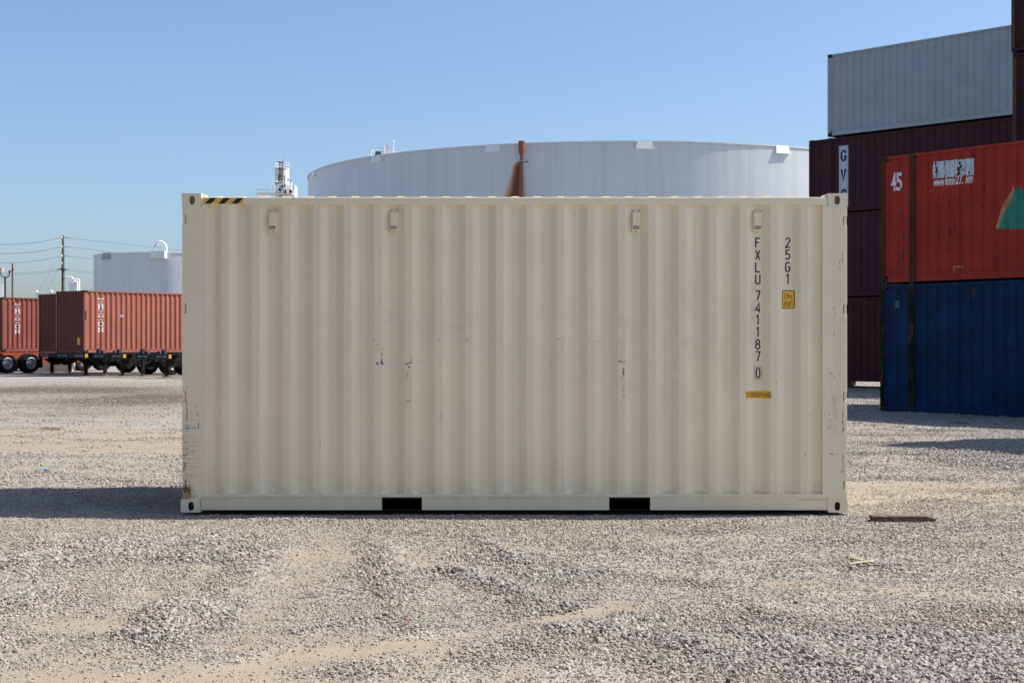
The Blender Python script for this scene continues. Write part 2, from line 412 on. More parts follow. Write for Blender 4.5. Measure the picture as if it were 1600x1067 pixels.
# ---------------------------------------------------------------- shipping container
def corr_profile(x0, x1, starts, slope=.068, flat=.07, yo=.022, yi=.058):
    """outer flats with trapezoid recesses that begin at each of starts"""
    pts = []
    for s in starts:
        pts += [(s, yo), (s + slope, yi), (s + slope + flat, yi), (s + 2 * slope + flat, yo)]
    pts = [(x, y) for (x, y) in pts]
    full = [(x0, prof_at(pts, x0))] + [p for p in pts if x0 < p[0] < x1] + [(x1, prof_at(pts, x1))]
    return full
def soften(prof, e=.006):
    out = [prof[0]]
    for a, b, c in zip(prof, prof[1:], prof[2:]):
        for q, s_ in ((a, 1), (c, 1)):
            d = math.hypot(q[0] - b[0], q[1] - b[1]); k = min(e / d, .45)
            out.append((b[0] + (q[0] - b[0]) * k, b[1] + (q[1] - b[1]) * k))
    return out + [prof[-1]]
def corr_mesh(prof, z0, z1, flip=None, th=.002):
    mb = MB()
    f = (lambda x, y: (x, y)) if flip is None else flip
    for a, b in zip(prof, prof[1:]):
        A, B = f(*a), f(*b)
        mb.poly([(A[0], A[1], z0), (B[0], B[1], z0), (B[0], B[1], z1), (A[0], A[1], z1)])
    return mb

def casting(x, y, z, sx, sy, top, holes, mats, parent, hi=True, name='corner_casting', tint=None):
    """ISO corner casting; (x,y,z) = outer corner; sx, sy = +-1 direction in which it extends inward"""
    W_, D_, H_ = .178, .162, .118; mb = MB()
    x0, x1 = (x, x + W_) if sx > 0 else (x - W_, x); y0, y1 = (y, y + D_) if sy > 0 else (y - D_, y); z0, z1 = (z - H_, z) if top else (z, z + H_)
    n = 14 if hi else 8
    yf, nf = (y0, (0, -1, 0)) if sy > 0 else (y1, (0, 1, 0))
    cx = .095 if sx > 0 else W_ - .095
    mb.holed((x0, yf, z0), (1, 0, 0), (0, 0, 1), nf, W_, H_, cx, .056, .025, .040, .05, n)
    xe, ne = (x0, (-1, 0, 0)) if sx > 0 else (x1, (1, 0, 0))
    cy = .089 if sy > 0 else D_ - .089
    mb.holed((xe, y0, z0), (0, 1, 0), (0, 0, 1), ne, D_, H_, cy, .056, .025, .040, .05, n)
    mb.holed((x0, y0, z1 if top else z0), (1, 0, 0), (0, 1, 0), (0, 0, 1) if top else (0, 0, -1), W_, D_, cx, cy, .03, .055, .028, n)
    # plain inner faces
    zi = z0 if top else z1; mb.poly([(x0, y0, zi), (x1, y0, zi), (x1, y1, zi), (x0, y1, zi)])
    xi = x1 if sx > 0 else x0; mb.poly([(xi, y0, z0), (xi, y1, z0), (xi, y1, z1), (xi, y0, z1)])
    yi = y1 if sy > 0 else y0; mb.poly([(x0, yi, z0), (x1, yi, z0), (x1, yi, z1), (x0, yi, z1)])
    mb.keep = False
    return mb.build(name, mats, parent)

def container(name, loc, rz, L, H, mats, label, *a_, yi=.058, **k_):
    root, prof = container_(name, loc, rz, L, H, mats, label, *a_, yi=yi, **k_); return root, prof
def container_(name, loc, rz, L, H, mats, label, cat='shipping container', group=None, ext=False, pitch=.2775, doors='near', flat=.07, slope=.068, panel_off=.0, near=True, yi=.058):
    """local frame: x along the side, long side facing -y at y=0, end at x=0"""
    root = empty(name, loc, rz); tag(root, label, cat, group)
    W = 2.438; body, post, cast, end, roof = mats['body'], mats.get('post', mats['body']), mats['cast'], mats.get('end', mats['body']), mats.get('roof', mats['body'])
    pw = .11
    px0 = .762 + .12 if ext else pw; px1 = L - (.762 + .12 if ext else pw)
    n = int((px1 - px0) / pitch); off = (px1 - px0 - n * pitch) / 2
    starts = [px0 + off + i * pitch + .035 for i in range(n)]
    prof = corr_profile(px0, px1, starts, slope, flat, .022, yi)
    zb, zt = .16, H - .07
    for side in (0, 1):
        fl = None if side == 0 else (lambda x, y: (x, W - y))
        o = corr_mesh(prof, zb, zt, fl); o.build('side_panel', body, root)
        y0, y1 = (.003, .06) if side == 0 else (W - .06, W - .003)
        mb = MB(); mb.box(.178, y0, zt, L - .178, y1, H - .012); mb.build('top_rail', body, root)
        mb = MB(); mb.box(.178, y0 + (.01 if side == 0 else 0), .02, L - .178, y1 - (.01 if side else 0), zb); mb.box(.178, y0, zb - .012, L - .178, y1, zb + .012); mb.build('bottom_rail', body, root)
        for xe in (0, L):
            x0, x1 = (xe, xe + pw) if xe == 0 else (xe - pw, xe)
            mb = MB(); mb.box(x0 + .004, y0 - .001, .118, x1, (y0 if side == 0 else y1 - pw - .02) + pw + .02, H - .118); mb.build('corner_post', post, root)
            for top in (0, 1):
                casting(xe, 0 if side == 0 else W, H if top else 0, 1 if xe == 0 else -1, 1 if side == 0 else -1, top, True, [cast, M['hole']], root, hi=False)
        if ext and side == 0:
            for xe in (.762, L - .762):
                s_ = 1 if xe < 1 else -1; a, b = sorted((xe, xe + s_ * .178))
                mb = MB(); mb.box(a + .01, -.004, .118, b - .01, .07, H - .118); mb.build('corner_post', post, root)
                casting(xe, -.006, H + .004, s_, 1, 1, True, [cast, M['hole']], root, hi=False)
                casting(xe, -.006, 0, s_, 1, 0, True, [cast, M['hole']], root, hi=False)
                # narrow corrugated bay between the end and the inner post
                a, b = (pw, .762) if s_ > 0 else (L - .762, L - pw)
                pr = corr_profile(a, b, [a + .03 + i * pitch for i in range(2)], slope, flat)
                corr_mesh(pr, zb, zt).build('side_panel', body, root)
    # ends
    for xe in (0, L):
        sg = 1 if xe == 0 else -1
        eprof = corr_profile(.12, W - .12, [.18 + i * .245 for i in range(9)], .06, .06, .02, .05)
        if (doors == 'far' and xe == L) or (doors == 'near' and xe == 0) or doors == 'both':
            mb = MB(); x = xe + sg * .05
            for (a, b) in ((.12, W / 2 - .005), (W / 2 + .005, W - .12)):
                mb.box(min(x, x + sg * .04), a, .15, max(x, x + sg * .04), b, H - .12)
            build_split(mb, 'door', end, root)
            mb = MB()
            for yy in (.35, .85, W - .85, W - .35):
                mb.tube([(xe + sg * .03, yy, .14), (xe + sg * .03, yy, H - .1)], .018, 6)
            build_split(mb, 'locking_bar', M['fence'], root)
        else:
            mb = MB()
            for a, b in zip(eprof, eprof[1:]):
                mb.poly([(xe + sg * a[1], a[0], .13), (xe + sg * b[1], b[0], .13), (xe + sg * b[1], b[0], H - .1), (xe + sg * a[1], a[0], H - .1)])
            mb.build('end_panel', end, root)
        mb = MB(); x0, x1 = sorted((xe + sg * .004, xe + sg * .08)); mb.box(x0, .162, H - .1, x1, W - .162, H - .01); mb.box(x0, .162, .01, x1, W - .162, .13); build_split(mb, 'end_sill', end, root)
    # roof
    mb = MB(); n = int((L - .5) / .209); xs = [.06]
    for i in range(n):
        b = .3 + i * .209; zr = H - .022; zp = H - .004
        mb.poly([(b, .06, zr), (b + .02, .06, zp), (b + .09, .06, zp), (b + .11, .06, zr)])
        mb.poly([(b, .06, zr), (b + .02, .06, zp), (b + .02, W - .06, zp), (b, W - .06, zr)])
        mb.poly([(b + .02, .06, zp), (b + .09, .06, zp), (b + .09, W - .06, zp), (b + .02, W - .06, zp)])
        mb.poly([(b + .09, .06, zp), (b + .11, .06, zr), (b + .11, W - .06, zr), (b + .09, W - .06, zp)])
    mb.poly([(.06, .06, H - .0222), (L - .06, .06, H - .0222), (L - .06, W - .06, H - .0222), (.06, W - .06, H - .0222)])
    mb.build('roof', roof, root)
    mb = MB(); mb.box(.1, .08, .1, L - .1, W - .08, .15); mb.build('floor', M['floor_under'], root)
    root['prof'] = 0
    return root, prof

# ================================================================ MAIN BEIGE CONTAINER
SC = 171.7; YF = F_PX / SC; XL = (284 - 800) / SC
mx = lambda px: (px - 284) / SC                     # local x of a photographed mark
mz = lambda py: (801.0 - py) / SC
L, H, W = 6.058, 2.896, 2.438
main = empty('shipping_container', (XL, YF, 0.004)); tag(main, 'beige twenty foot container with black FXLU lettering standing alone on the gravel in the foreground', 'shipping container')
P0, P1 = mx(324), mx(1285.5)
starts = [mx(358 - 47.65) + i * .27752 for i in range(21)]
mprof = corr_profile(P0, P1, starts, .0680, .0710, .012, .050)
mps = soften(mprof, .005)
zb, zt = mz(772.5), mz(320.5)
def chips(spec, seed):
    rnd = random.Random(seed); out = bmesh.new()
    for (px, py, sx, sz, n, kind) in spec:
        for i in range(n):
            cx = mx(px + rnd.gauss(0, sx)); cz = mz(py + rnd.gauss(0, sz)); rx = rnd.uniform(.35, 1) * .0075; rz_ = rnd.uniform(.35, 1) * .010
            if kind == 'h': rx *= 2.2; rz_ *= .35
            if kind == 'v': rx *= .45; rz_ *= 2.6
            k = rnd.randint(5, 8); a0 = rnd.random() * 6
            out.faces.new([out.verts.new((cx + rx * rnd.uniform(.5, 1) * math.cos(a0 + 6.283 * j / k), -.0003 * i / max(n, 1), cz + rz_ * rnd.uniform(.5, 1) * math.sin(a0 + 6.283 * j / k))) for j in range(k)])
    return out
def add_bm_to(o, bm, mat):
    """merge paint marks into the panel's own mesh as a second material"""
    me = o.data; me.materials.append(mat); mi = len(me.materials) - 1
    base = bmesh.new(); base.from_mesh(me); t = bpy.data.meshes.new('t'); bm.to_mesh(t); n0 = len(base.faces); base.from_mesh(t); base.faces.ensure_lookup_table()
    for f in base.faces[n0:]: f.material_index = mi
    base.to_mesh(me); base.free(); bm.free(); bpy.data.meshes.remove(t)
def lay(bm, prof, lift):
    for (x, y) in prof or []:
        xs = [v.co.x for v in bm.verts]
        if min(xs) < x < max(xs): bmesh.ops.bisect_plane(bm, geom=bm.verts[:] + bm.edges[:] + bm.faces[:], plane_co=(x, 0, 0), plane_no=(1, 0, 0), dist=1e-6)
    for v in bm.verts: v.co.y += (prof_at(prof, v.co.x) if prof else 0) - lift
    for f in bm.faces:
        f.normal_update()
        if f.normal.y > 0: f.normal_flip()
    return bm
sp = corr_mesh(mps, zb, zt).build('side_panel', M['beige'], main)
add_bm_to(sp, lay(chips([(597, 556, .9, 4, 12, 'n'), (597, 568, 1.0, 2.4, 16, 'n'), (590, 568, 1.4, 1.0, 7, 'n'), (637, 570, 2.2, 3, 14, 'n'), (643, 566, 1, 3, 3, 'n'), (639, 627.5, 3.6, .3, 9, 'h'),
    (971, 566, 3.2, 1.0, 8, 'n'), (974, 582, .7, 3.8, 16, 'v'), (1258, 711, .6, .5, 2, 'n'), (783, 533, 1, .5, 2, 'n'), (1267, 649, .8, .8, 2, 'n'), (729, 533, .6, .6, 1, 'n')], 3), mprof, .0012), M['chip'])
add_bm_to(sp, lay(chips([(590, 532, 4, .3, 3, 'h'), (588, 539, 4, .3, 2, 'h'), (686, 532, 3, .4, 4, 'h'), (730, 533, 2, .6, 3, 'h'), (828, 532, 3, .4, 3, 'h'), (874, 531, 2, .4, 3, 'h'), (925, 533, 4, .5, 5, 'h'), (970, 534, 3, .4, 3, 'h'),
    (974, 608, .9, 12, 14, 'v'), (635, 590, 1, 9, 9, 'v'), (689, 660, .9, 12, 7, 'v'), (500, 688, .5, 7, 5, 'v'), (901, 668, .8, 8, 4, 'v'), (868, 725, 1, 1, 2, 'n'), (1213, 588, .8, 10, 3, 'v'), (470, 768, .9, .7, 2, 'n'), (898, 350, .4, 20, 5, 'v')], 5), mprof, .0009), M['chip3'])
corr_mesh(mprof, zb, zt, lambda x, y: (x, W - y)).build('side_panel', M['beige'], main)

# rails
def rail_top(y0, y1):
    mb = MB(); mb.box(mx(314.5), y0, zt - .001, mx(1293.5), y1, mz(309)); o = mb.build('top_rail', M['beige'], main); bev(o, .006, 3); return o
rail_top(.0035, .0635); rail_top(W - .0635, W - .0035)
# hazard tape wraps the first part of the rail
tp = MB(); tx0, tx1, tz0, tz1 = mx(317.5), mx(380), mz(319.3), mz(309.8)
tp.box(tx0, .0018, tz0, tx1, .0034, tz1); tape = tp.build('hazard_tape', M['tape_yellow'], main); tape['label'] = 'yellow and black striped tape on the top rail'
for i in range(3):
    a = mx(319.5 + i * 21); sl_ = mx(293.5) - mx(284)
    tp2 = poly_bm([(a, tz0), (a + .058, tz0), (a + .058 + sl_, tz1), (a + sl_, tz1)])
    add_bm_to(tape, lay(tp2, None, -.0008), M['decal_black'])
def rail_bottom(front):
    y = (lambda v: v) if front else (lambda v: W - v)
    mb = MB(); xa, xb = mx(313.5), mx(1295); pk = [(mx(596.5), mx(659)), (mx(952), mx(1016))]
    z0, z1, z2 = mz(797), mz(777.5), zb + .001
    ys = sorted((y(.012), y(.018)))
    segs = [xa, pk[0][0], pk[0][1], pk[1][0], pk[1][1], xb]
    for i in (0, 2, 4): mb.box(segs[i], ys[0], z0, segs[i + 1], ys[1], z1)
    t = sorted((y(.002), y(.05))); mb.box(xa, t[0], z1, xb, t[1], z2)          # upper flange, lip proud of the web
    t = sorted((y(.010), y(.05)))
    for i in (0, 2, 4): mb.box(segs[i], t[0], z0 - .004, segs[i + 1], t[1], z0)
    o = mb.build('bottom_rail', M['beige'], main); bev(o, .002, 2)
    for (a, b) in pk:
        mb = MB(); q = (y(.015), y(1.0)); f0, f1 = min(q), max(q)
        mb.box(a, f0, z1 - .004, b, f1, z1 - .001); mb.box(a - .003, f0, z0, a, f1, z1 - .004); mb.box(b, f0, z0, b + .003, f1, z1 - .004); mb.box(a, f0, z0 - .004, b, f1, z0)
        mb.box(a, min(y(.97), y(1.)), z0, b, max(y(.97), y(1.)), z1 - .004)
        mb.build('forklift_pocket', M['black'], main)
rail_bottom(True); rail_bottom(False)
for a, b in ((mx(314.5), mx(358)), (mx(1247), mx(1292.5))):
    mb = MB(); mb.box(a, .0085, mz(794), b, .0115, mz(781.5)); o = mb.build('rail_plate', M['beige'], main); bev(o, .001, 1)
    add_bm_to(o, lay(poly_bm([(a, mz(781.6)), (b, mz(781.6)), (b, mz(781.0)), (a, mz(781.0))]), None, -.0110), M['seal'])
# corner posts with hinge notches
notch_l = [(336.5, 350), (475.5, 490), (612, 628), (751, 765)]
notch_r = [(339.5, 353), (477, 491.5), (613, 628), (752, 766)]
for right in (0, 1):
    for back in (0, 1):
        a, b = (.0, P0) if not right else (P1, L)
        yy = (lambda v: v) if not back else (lambda v: W - v)
        mb = MB(); e = .0065; nw = .040
        zs = sorted([(mz(q[1]), mz(q[0])) for q in (notch_r if right else notch_l)])
        za, ztop = .118, H - .1142
        xi, xo = (a + nw, a + .003) if not right else (b - nw, b - .003)       # notch column
        y0, y1 = sorted((yy(.002), yy(.075)))
        lo, hi_ = (xi, b) if not right else (a, xi)
        ce = .172
        mb.box(*((lo, y0, zb + .0003, hi_, y1, ztop)))
        q0, q1 = (lo, a + ce) if not right else (b - ce, hi_)
        mb.box(q0, y0, za, q1, y1, zb + .0003)
        q0, q1 = (a + .180, b - .002) if not right else (a + .002, b - .180)
        mb.box(q0, y0 + .002, ztop, q1, y1, zt)
        z = za; c0, c1 = sorted((xi, xo))
        for (n0, n1) in zs + [(ztop, ztop)]:
            mb.box(c0, y0, z, c1, y1, n0); z = n1
        for (n0, n1) in zs:                                                     # recess back and hinge leaf
            r0, r1 = sorted((yy(.030), yy(.074))); mb.box(c0, r0, n0, c1, r1, n1)
            h0, h1 = sorted((yy(.0005), yy(.028))); m_ = c0 + (.012 if right else .004); mb.box(m_, h0, n0 + .006, m_ + .020, h1, n1 - .006)
        o = mb.build('corner_post', M['beige_right'] if right else M['beige_left'], main); bev(o, .0025, 2)
        if not back:
            if right:
                add_bm_to(o, lay(chips([(1316, 405, .4, 7, 8, 'v'), (1313, 412, .6, 6, 3, 'v'), (1317, 655, 1.0, 8, 16, 'v'), (1317, 672, .8, 3, 6, 'v'), (1300, 709.5, 1, .5, 3, 'n'), (1307, 711, 4, .3, 4, 'h'), (1317, 720, .7, 9, 16, 'v'), (1315, 737, 1.2, .8, 4, 'n')], 11), None, -.0006), M['chip2'])
                add_bm_to(o, lay(chips([(1303, 497, 1.0, 22, 12, 'v'), (1297, 590, 1.5, 12, 7, 'v'), (1293, 655, 2, 12, 6, 'v'), (1297, 665, 1.2, 14, 9, 'v'), (1307, 590, 3, 25, 8, 'v')], 12), None, -.0008), M['chip3'])
            else:
                add_bm_to(o, lay(chips([(292, 645, .4, 14, 16, 'v'), (310, 662, .4, 7, 9, 'v'), (301, 669.5, 6, .3, 9, 'h'), (308, 645, .5, 5, 4, 'v'), (294, 655, 2, .3, 2, 'h')], 13), None, -.0006), M['chip'])
                add_bm_to(o, lay(chips([(291, 700, 4.5, 20, 34, 'h'), (289, 735, 2.5, 9, 20, 'h'), (303, 692, 7, 6, 14, 'h'), (288, 715, 2, 25, 30, 'h')], 14), None, -.0008), M['chip3'])
                add_bm_to(o, lay(chips([(290, 767, 2.6, 3.5, 30, 'n'), (296, 768, 4, .8, 12, 'h'), (287, 777, 1.8, 5, 10, 'v')], 16), None, -.0003), M['rust'])
                add_bm_to(o, lay(chips([(290, 768, 4.0, 6, 34, 'n'), (288, 780, 2, 6, 12, 'v')], 17), None, -.0007), M['rust2'])
                add_bm_to(o, lay(chips([(288, 735, 1.2, 10, 12, 'h'), (290, 712, 2, 12, 6, 'h'), (288, 764, 2.5, 3, 10, 'n')], 15), None, -.0004), M['chip'])
        for top in (0, 1):
            xe = L if right else 0
            mh = M['hole_tan'] if top else M['hole']
            o = casting(xe + (.001 if right else -.001) if top else xe + (.003 if right else -.010), (0 if not back else W) - (.001 if not back else -.001), H + .004 if top else 0, -1 if right else 1, -1 if back else 1, top, True, [M['beige_cast'], mh], main)
            bev(o, .004 if top else .006, 2)
    # thin bright return next to the panel
# door ends
for xe in (0, L):
    sg = 1 if xe == 0 else -1
    mb = MB(); x0, x1 = sorted((xe + sg * .05, xe + sg * .09))
    for (a, b) in ((.12, W / 2 - .006), (W / 2 + .006, W - .12)): mb.box(x0, a, .16, x1, b, H - .12)
    build_split(mb, 'door', M['beige'], main)
    mb = MB()
    for yy in (.35, .9, W - .9, W - .35):
        mb.tube([(xe + sg * .03, yy, .13), (xe + sg * .03, yy, H - .11)], .017, 8)
        for zz in (.4, 1.2, 2.0, 2.6): mb.box(*sorted_box(xe, sg, yy, zz)) if False else None
    build_split(mb, 'locking_bar', M['fence'], main)
    mb = MB(); x0, x1 = sorted((xe + sg * .004, xe + sg * .1)); mb.box(x0, .162, H - .118, x1, W - .162, H - .012); mb.box(x0, .162, .006, x1, W - .162, .15); build_split(mb, 'end_sill', M['beige'], main)
# roof with cross corrugations (they stand a little above the rail)
mb = MB(); zr, zp = mz(309) - .004, mz(306.6)
for i in range(26):
    c = mx(338.5 + i * 35.85) ; h0, h1 = .042, .030
    y0, y1 = .055, W - .055
    mb.poly([(c - h0, y0, zr), (c - h1, y0, zp), (c + h1, y0, zp), (c + h0, y0, zr)])
    mb.poly([(c - h0, y0, zr), (c - h0, y1, zr), (c - h1, y1, zp), (c - h1, y0, zp)])
    mb.poly([(c - h1, y0, zp), (c - h1, y1, zp), (c + h1, y1, zp), (c + h1, y0, zp)])
    mb.poly([(c + h1, y0, zp), (c + h1, y1, zp), (c + h0, y1, zr), (c + h0, y0, zr)])
mb.poly([(.06, .05, zr - .0006), (L - .06, .05, zr - .0006), (L - .06, W - .05, zr - .0006), (.06, W - .05, zr - .0006)])
# corner gussets beside the castings
for a, b in ((mx(314.6), mx(319)), (mx(1289), mx(1293.4))):
    mb.box(a, .03, zr, b, .16, mz(304.5))
mb.build('roof', M['beige'], main)
mb = MB(); mb.box(.1, .08, .11, L - .1, W - .08, .16); mb.build('floor', M['floor_under'], main)
# vents on the inner flats
for k, px in enumerate((425.5, 615.3, 994.3, 1184.3)):
    c = mx(px); yb = .050
    mb = MB(); a, b = c - .040, c + .040
    mb.box(a, yb - .014, mz(365), b, yb - .010, mz(328.3))
    mb.box(c - .032, yb - .046, mz(359.5), c + .032, yb - .014, mz(332.2))
    vo = mb.build('vent', M['vent'], main); bev(vo, .003, 2)
    mb = MB(); mb.box(c - .029, yb - .0475, mz(359), c + .029, yb - .046, mz(353.5)); mb.build('vent_grille', M['vent_mesh'], vo)
    mb = MB()
    for (u, v) in ((c - .028, 330.4), (c + .028, 330.4), (c, 362.8)): mb.lathe([(0, -.003), (.006, -.003), (.006, .001)], 8, 'y', (u, yb - .015, mz(v)))
    build_split(mb, 'rivet', M['seal'], vo)
# lettering
tm = .0014; hw = .0060
def mark(bm, name, mat, lift=.0016, parent=main): return drape(bm, mprof, lift, name, mat, parent)
mark(stroke_bm('FXLU', G, mx(1181.2), mz(371.5), .050, .0965, 19.05 / SC, hw), 'serial_letters', M['decal_black'])
mark(stroke_bm('741187', G, mx(1181.2), mz(454.3), .050, .0965, 19.0 / SC, hw), 'serial_digits', M['decal_black'])
mark(stroke_bm('0', G, mx(1181.9), mz(575.3), .046, .0965, .1, hw), 'check_digit', M['decal_black'])
fr = bmesh.new(); a, b, c, d = mx(1180.1), mx(1191.6), mz(594), mz(573.8); ribbon(fr, [(a, c), (b, c), (b, d), (a, d), (a, c)], .0016); mark(fr, 'check_digit_frame', M['thin_line'])
mark(stroke_bm('25G1', G, mx(1228.2), mz(371.3), .050, .0965, 19.0 / SC, hw), 'size_code', M['decal_black'])
st = mark(rect_bm(mx(1223.2), mz(483), mx(1243), mz(454), .015), 'height_sticker', M['decal_black'], .0012); st['label'] = 'yellow 2,9m 9\'6" sticker with black border'
mark(rect_bm(mx(1224.3), mz(481.8), mx(1241.9), mz(455.2), .011), 'sticker_face', M['yellow'], .0018, st)
mark(font_bm('2,9m', mx(1225.4), mz(467.0), .066, .60, bold=.0008), 'sticker_print', M['brown_ink'], .0026, st)
mark(font_bm("9'6\"", mx(1226.6), mz(479.6), .068, .66, bold=.0008), 'sticker_print', M['brown_ink'], .0026, st)
st = mark(rect_bm(mx(1165.6), mz(623.4), mx(1205.4), mz(611.4)), 'door_sticker', M['yellow'], .0014); st['label'] = 'yellow DOORS BOTH ENDS sticker'
mark(font_bm('DOORS BOTH ENDS', mx(1166.8), mz(621.4), .064, .385, bold=.0006), 'sticker_print', M['brown_ink'], .0024, st)

# ================================================================ RIGHT-HAND STACKS
def vec(a): return Vector((math.cos(a), math.sin(a)))
ra = -R(51.0); dA = vec(ra); CA = Vector((8.43, 33.0)); zA = -.02
cmats = lambda b, p=None, e=None, c='dark_cast': dict(body=M[b], post=M[p or b], cast=M[c], end=M[e or b])
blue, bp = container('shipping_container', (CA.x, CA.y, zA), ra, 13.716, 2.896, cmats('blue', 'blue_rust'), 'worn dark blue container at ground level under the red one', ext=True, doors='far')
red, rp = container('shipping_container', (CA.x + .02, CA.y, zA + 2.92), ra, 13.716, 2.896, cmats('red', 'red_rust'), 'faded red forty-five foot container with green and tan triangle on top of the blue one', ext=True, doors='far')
# k along row A from pixel
kA = lambda px: ((px - 800) / F_PX * CA.y - CA.x) / (dA.x - (px - 800) / F_PX * dA.y)
def hA(px, py):  # height in the red container's local frame of a mark at pixel
    k = kA(px); Y = CA.y + k * dA.y; return 1.546 + (535.5 - py) * Y / F_PX - (zA + 2.92)
def marks(parent, prof, bm, name, mat, lift=.003): return drape(bm, prof, lift, name, mat, parent)
k0 = kA(1395); k1 = kA(1413.5)
bayprof = corr_profile(.11, .762, [.11 + .03 + i * .2775 for i in range(2)])
marks(red, bayprof, font_bm('45', .255, hA(1400, 297), .56, .56, bold=.012, spacing=.9), 'size_number', M['white_let'])
kk0, kk1 = kA(1454), kA(1518)
pn = marks(red, rp, poly_bm([(kk0, hA(1454, 279.2)), (kk1, hA(1518, 273.8)), (kk1, hA(1518, 247.2)), (kk0 + .05, hA(1457, 252.8)), (kk0, hA(1454, 262))]), 'name_panel', M['panel_white']); pn['label'] = 'white name panel with most lettering peeled off'
rnd = random.Random(4); bm = bmesh.new()
za, zb_ = hA(1480, 276) , hA(1480, 251)
for (px, wd, n) in ((1460.5, .06, 9), (1475, .03, 4), (1488, .03, 4), (1497, .075, 12), (1505, .05, 6)):
    for i in range(n):
        cx = kA(px) + rnd.gauss(0, wd * .35); cz = za + (zb_ - za) * (i + .5) / n + rnd.uniform(-.02, .02); rx, rz_ = rnd.uniform(.25, .6) * wd * (1.2 if wd > .08 else .8), rnd.uniform(.02, .055)
        bm.faces.new([bm.verts.new((cx + rx * rnd.uniform(.5, 1) * math.cos(6.283 * j / 7), -.0002 * i, cz + rz_ * rnd.uniform(.6, 1) * math.sin(6.283 * j / 7))) for j in range(7)])
add_bm_to(pn, lay(bm, rp, .006), M['red_rust'])
wt = font_bm('www.hmm21.com', 0, 0, .27, 1.0, .35, .008); mxx = max(v.co.x for v in wt.verts)
for v in wt.verts: v.co.x = kk0 + .0 + v.co.x / mxx * (kk1 - kk0 - .02); v.co.z += hA(1486, 288.2) + .0
web = marks(red, rp, wt, 'web_address', M['white_let']); 
bm = bmesh.new()
for (px, wd) in ((1456, .015), (1473.5, .02), (1489.5, .02), (1503.5, .035)):
    cx = kA(px); h0 = hA(px, 293); bm.faces.new([bm.verts.new(p) for p in ((cx - wd, 0, h0), (cx + wd * .8, 0, h0), (cx + wd, 0, h0 + .28), (cx - wd * .7, 0, h0 + .28))])
add_bm_to(web, lay(bm, rp, .006), M['red'])
# triangle logo: tan slanting band and green body
kp = lambda px, py: (kA(px), hA(px, py))
marks(red, rp, poly_bm([kp(1552, 357), kp(1555.5, 357.5), kp(1572, 331), kp(1584, 297), kp(1581, 291), kp(1569, 311), kp(1557, 339)]), 'logo_band', M['logo_tan'])
kt = kA(1585.5); kb0, kb1 = kA(1555.5), kt + (kt - kA(1555.5)) * 1.15
lg = marks(red, rp, poly_bm([(kb0, hA(1556, 358)), (kA(1570), hA(1570, 358)), (kA(1571.5), hA(1571.5, 346)), (kA(1573), hA(1573, 358)), (kb1, hA(1593, 358)), (kt + .1, hA(1586, 293.5)), (kt, hA(1585.5, 293.5))]), 'logo', M['logo_green'], .0045)
# bottom label bracket on the red, corner plate on the blue
bm = bmesh.new(); a, b = kA(1487), kA(1501); c, d = hA(1487, 431), hA(1487, 417); ribbon(bm, [(a, c), (a, d), (b, d)], .012); ribbon(bm, [(a + .1, c + .02), (b, c + .02), (b, d - .1)], .01)
marks(red, rp, bm, 'faded_stencil', M['logo_tan'])
bm = rect_bm(kA(1398), 2.35, kA(1403), 2.52); marks(blue, bayprof, bm, 'faded_label', M['panel_white']).data.materials[0] = plain('faded teal label', (.06, .12, .15), .7)
# rust freckles and drips down the red and blue sides
def freckles(parent, prof, L0, L1, z0, z1, n, mat, seed, long=1.0):
    r_ = random.Random(seed); bm = bmesh.new()
    for i in range(n):
        cx = r_.uniform(L0, L1); cz = r_.uniform(z0, z1); s_ = r_.random() ** 3 * .03 + .006; k = 6
        bm.faces.new([bm.verts.new((cx + s_ * r_.uniform(.5, 1) * math.cos(6.283 * j / k), 0, cz + s_ * long * (2.2 if math.sin(6.283 * j / k) < 0 else 1) * r_.uniform(.6, 1) * math.sin(6.283 * j / k))) for j in range(k)])
    return lay(bm, prof, .004)
def spots_on(root, prof, bm, mat):
    for c in kids(root):
        if c.name.startswith('side_panel'): add_bm_to(c, bm, mat); return
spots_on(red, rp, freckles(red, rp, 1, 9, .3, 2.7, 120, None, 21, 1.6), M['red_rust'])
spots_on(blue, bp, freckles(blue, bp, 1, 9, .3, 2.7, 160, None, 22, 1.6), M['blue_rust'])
bays = [c for c in kids(red) if c.name.startswith('side_panel')][1]
add_bm_to(bays, freckles(red, bayprof, .5, .62, .3, 2.6, 26, None, 23, 3.5), M['dark_cast'])

# row B: tall brown stack standing behind the red one
dB = dA; nA = Vector((math.sin(-ra), math.cos(-ra)))      # into the block
CB = Vector((12.42, 35.75))
for i in range(4):
    lab = ['dark brown container at ground level hidden behind the blue one', 'dark brown container second from the ground behind the red one', 'dark brown container below the topmost brown one at the right edge', 'topmost dark brown container cut off by the upper right edge'][i]
    b, _ = container('shipping_container', (CB.x - (.03 if i == 3 else 0), CB.y, zA + i * 2.92), ra, 12.192, 2.896, cmats('brown', 'brown_post'), lab, group='brown containers in the tall stack', doors='far')

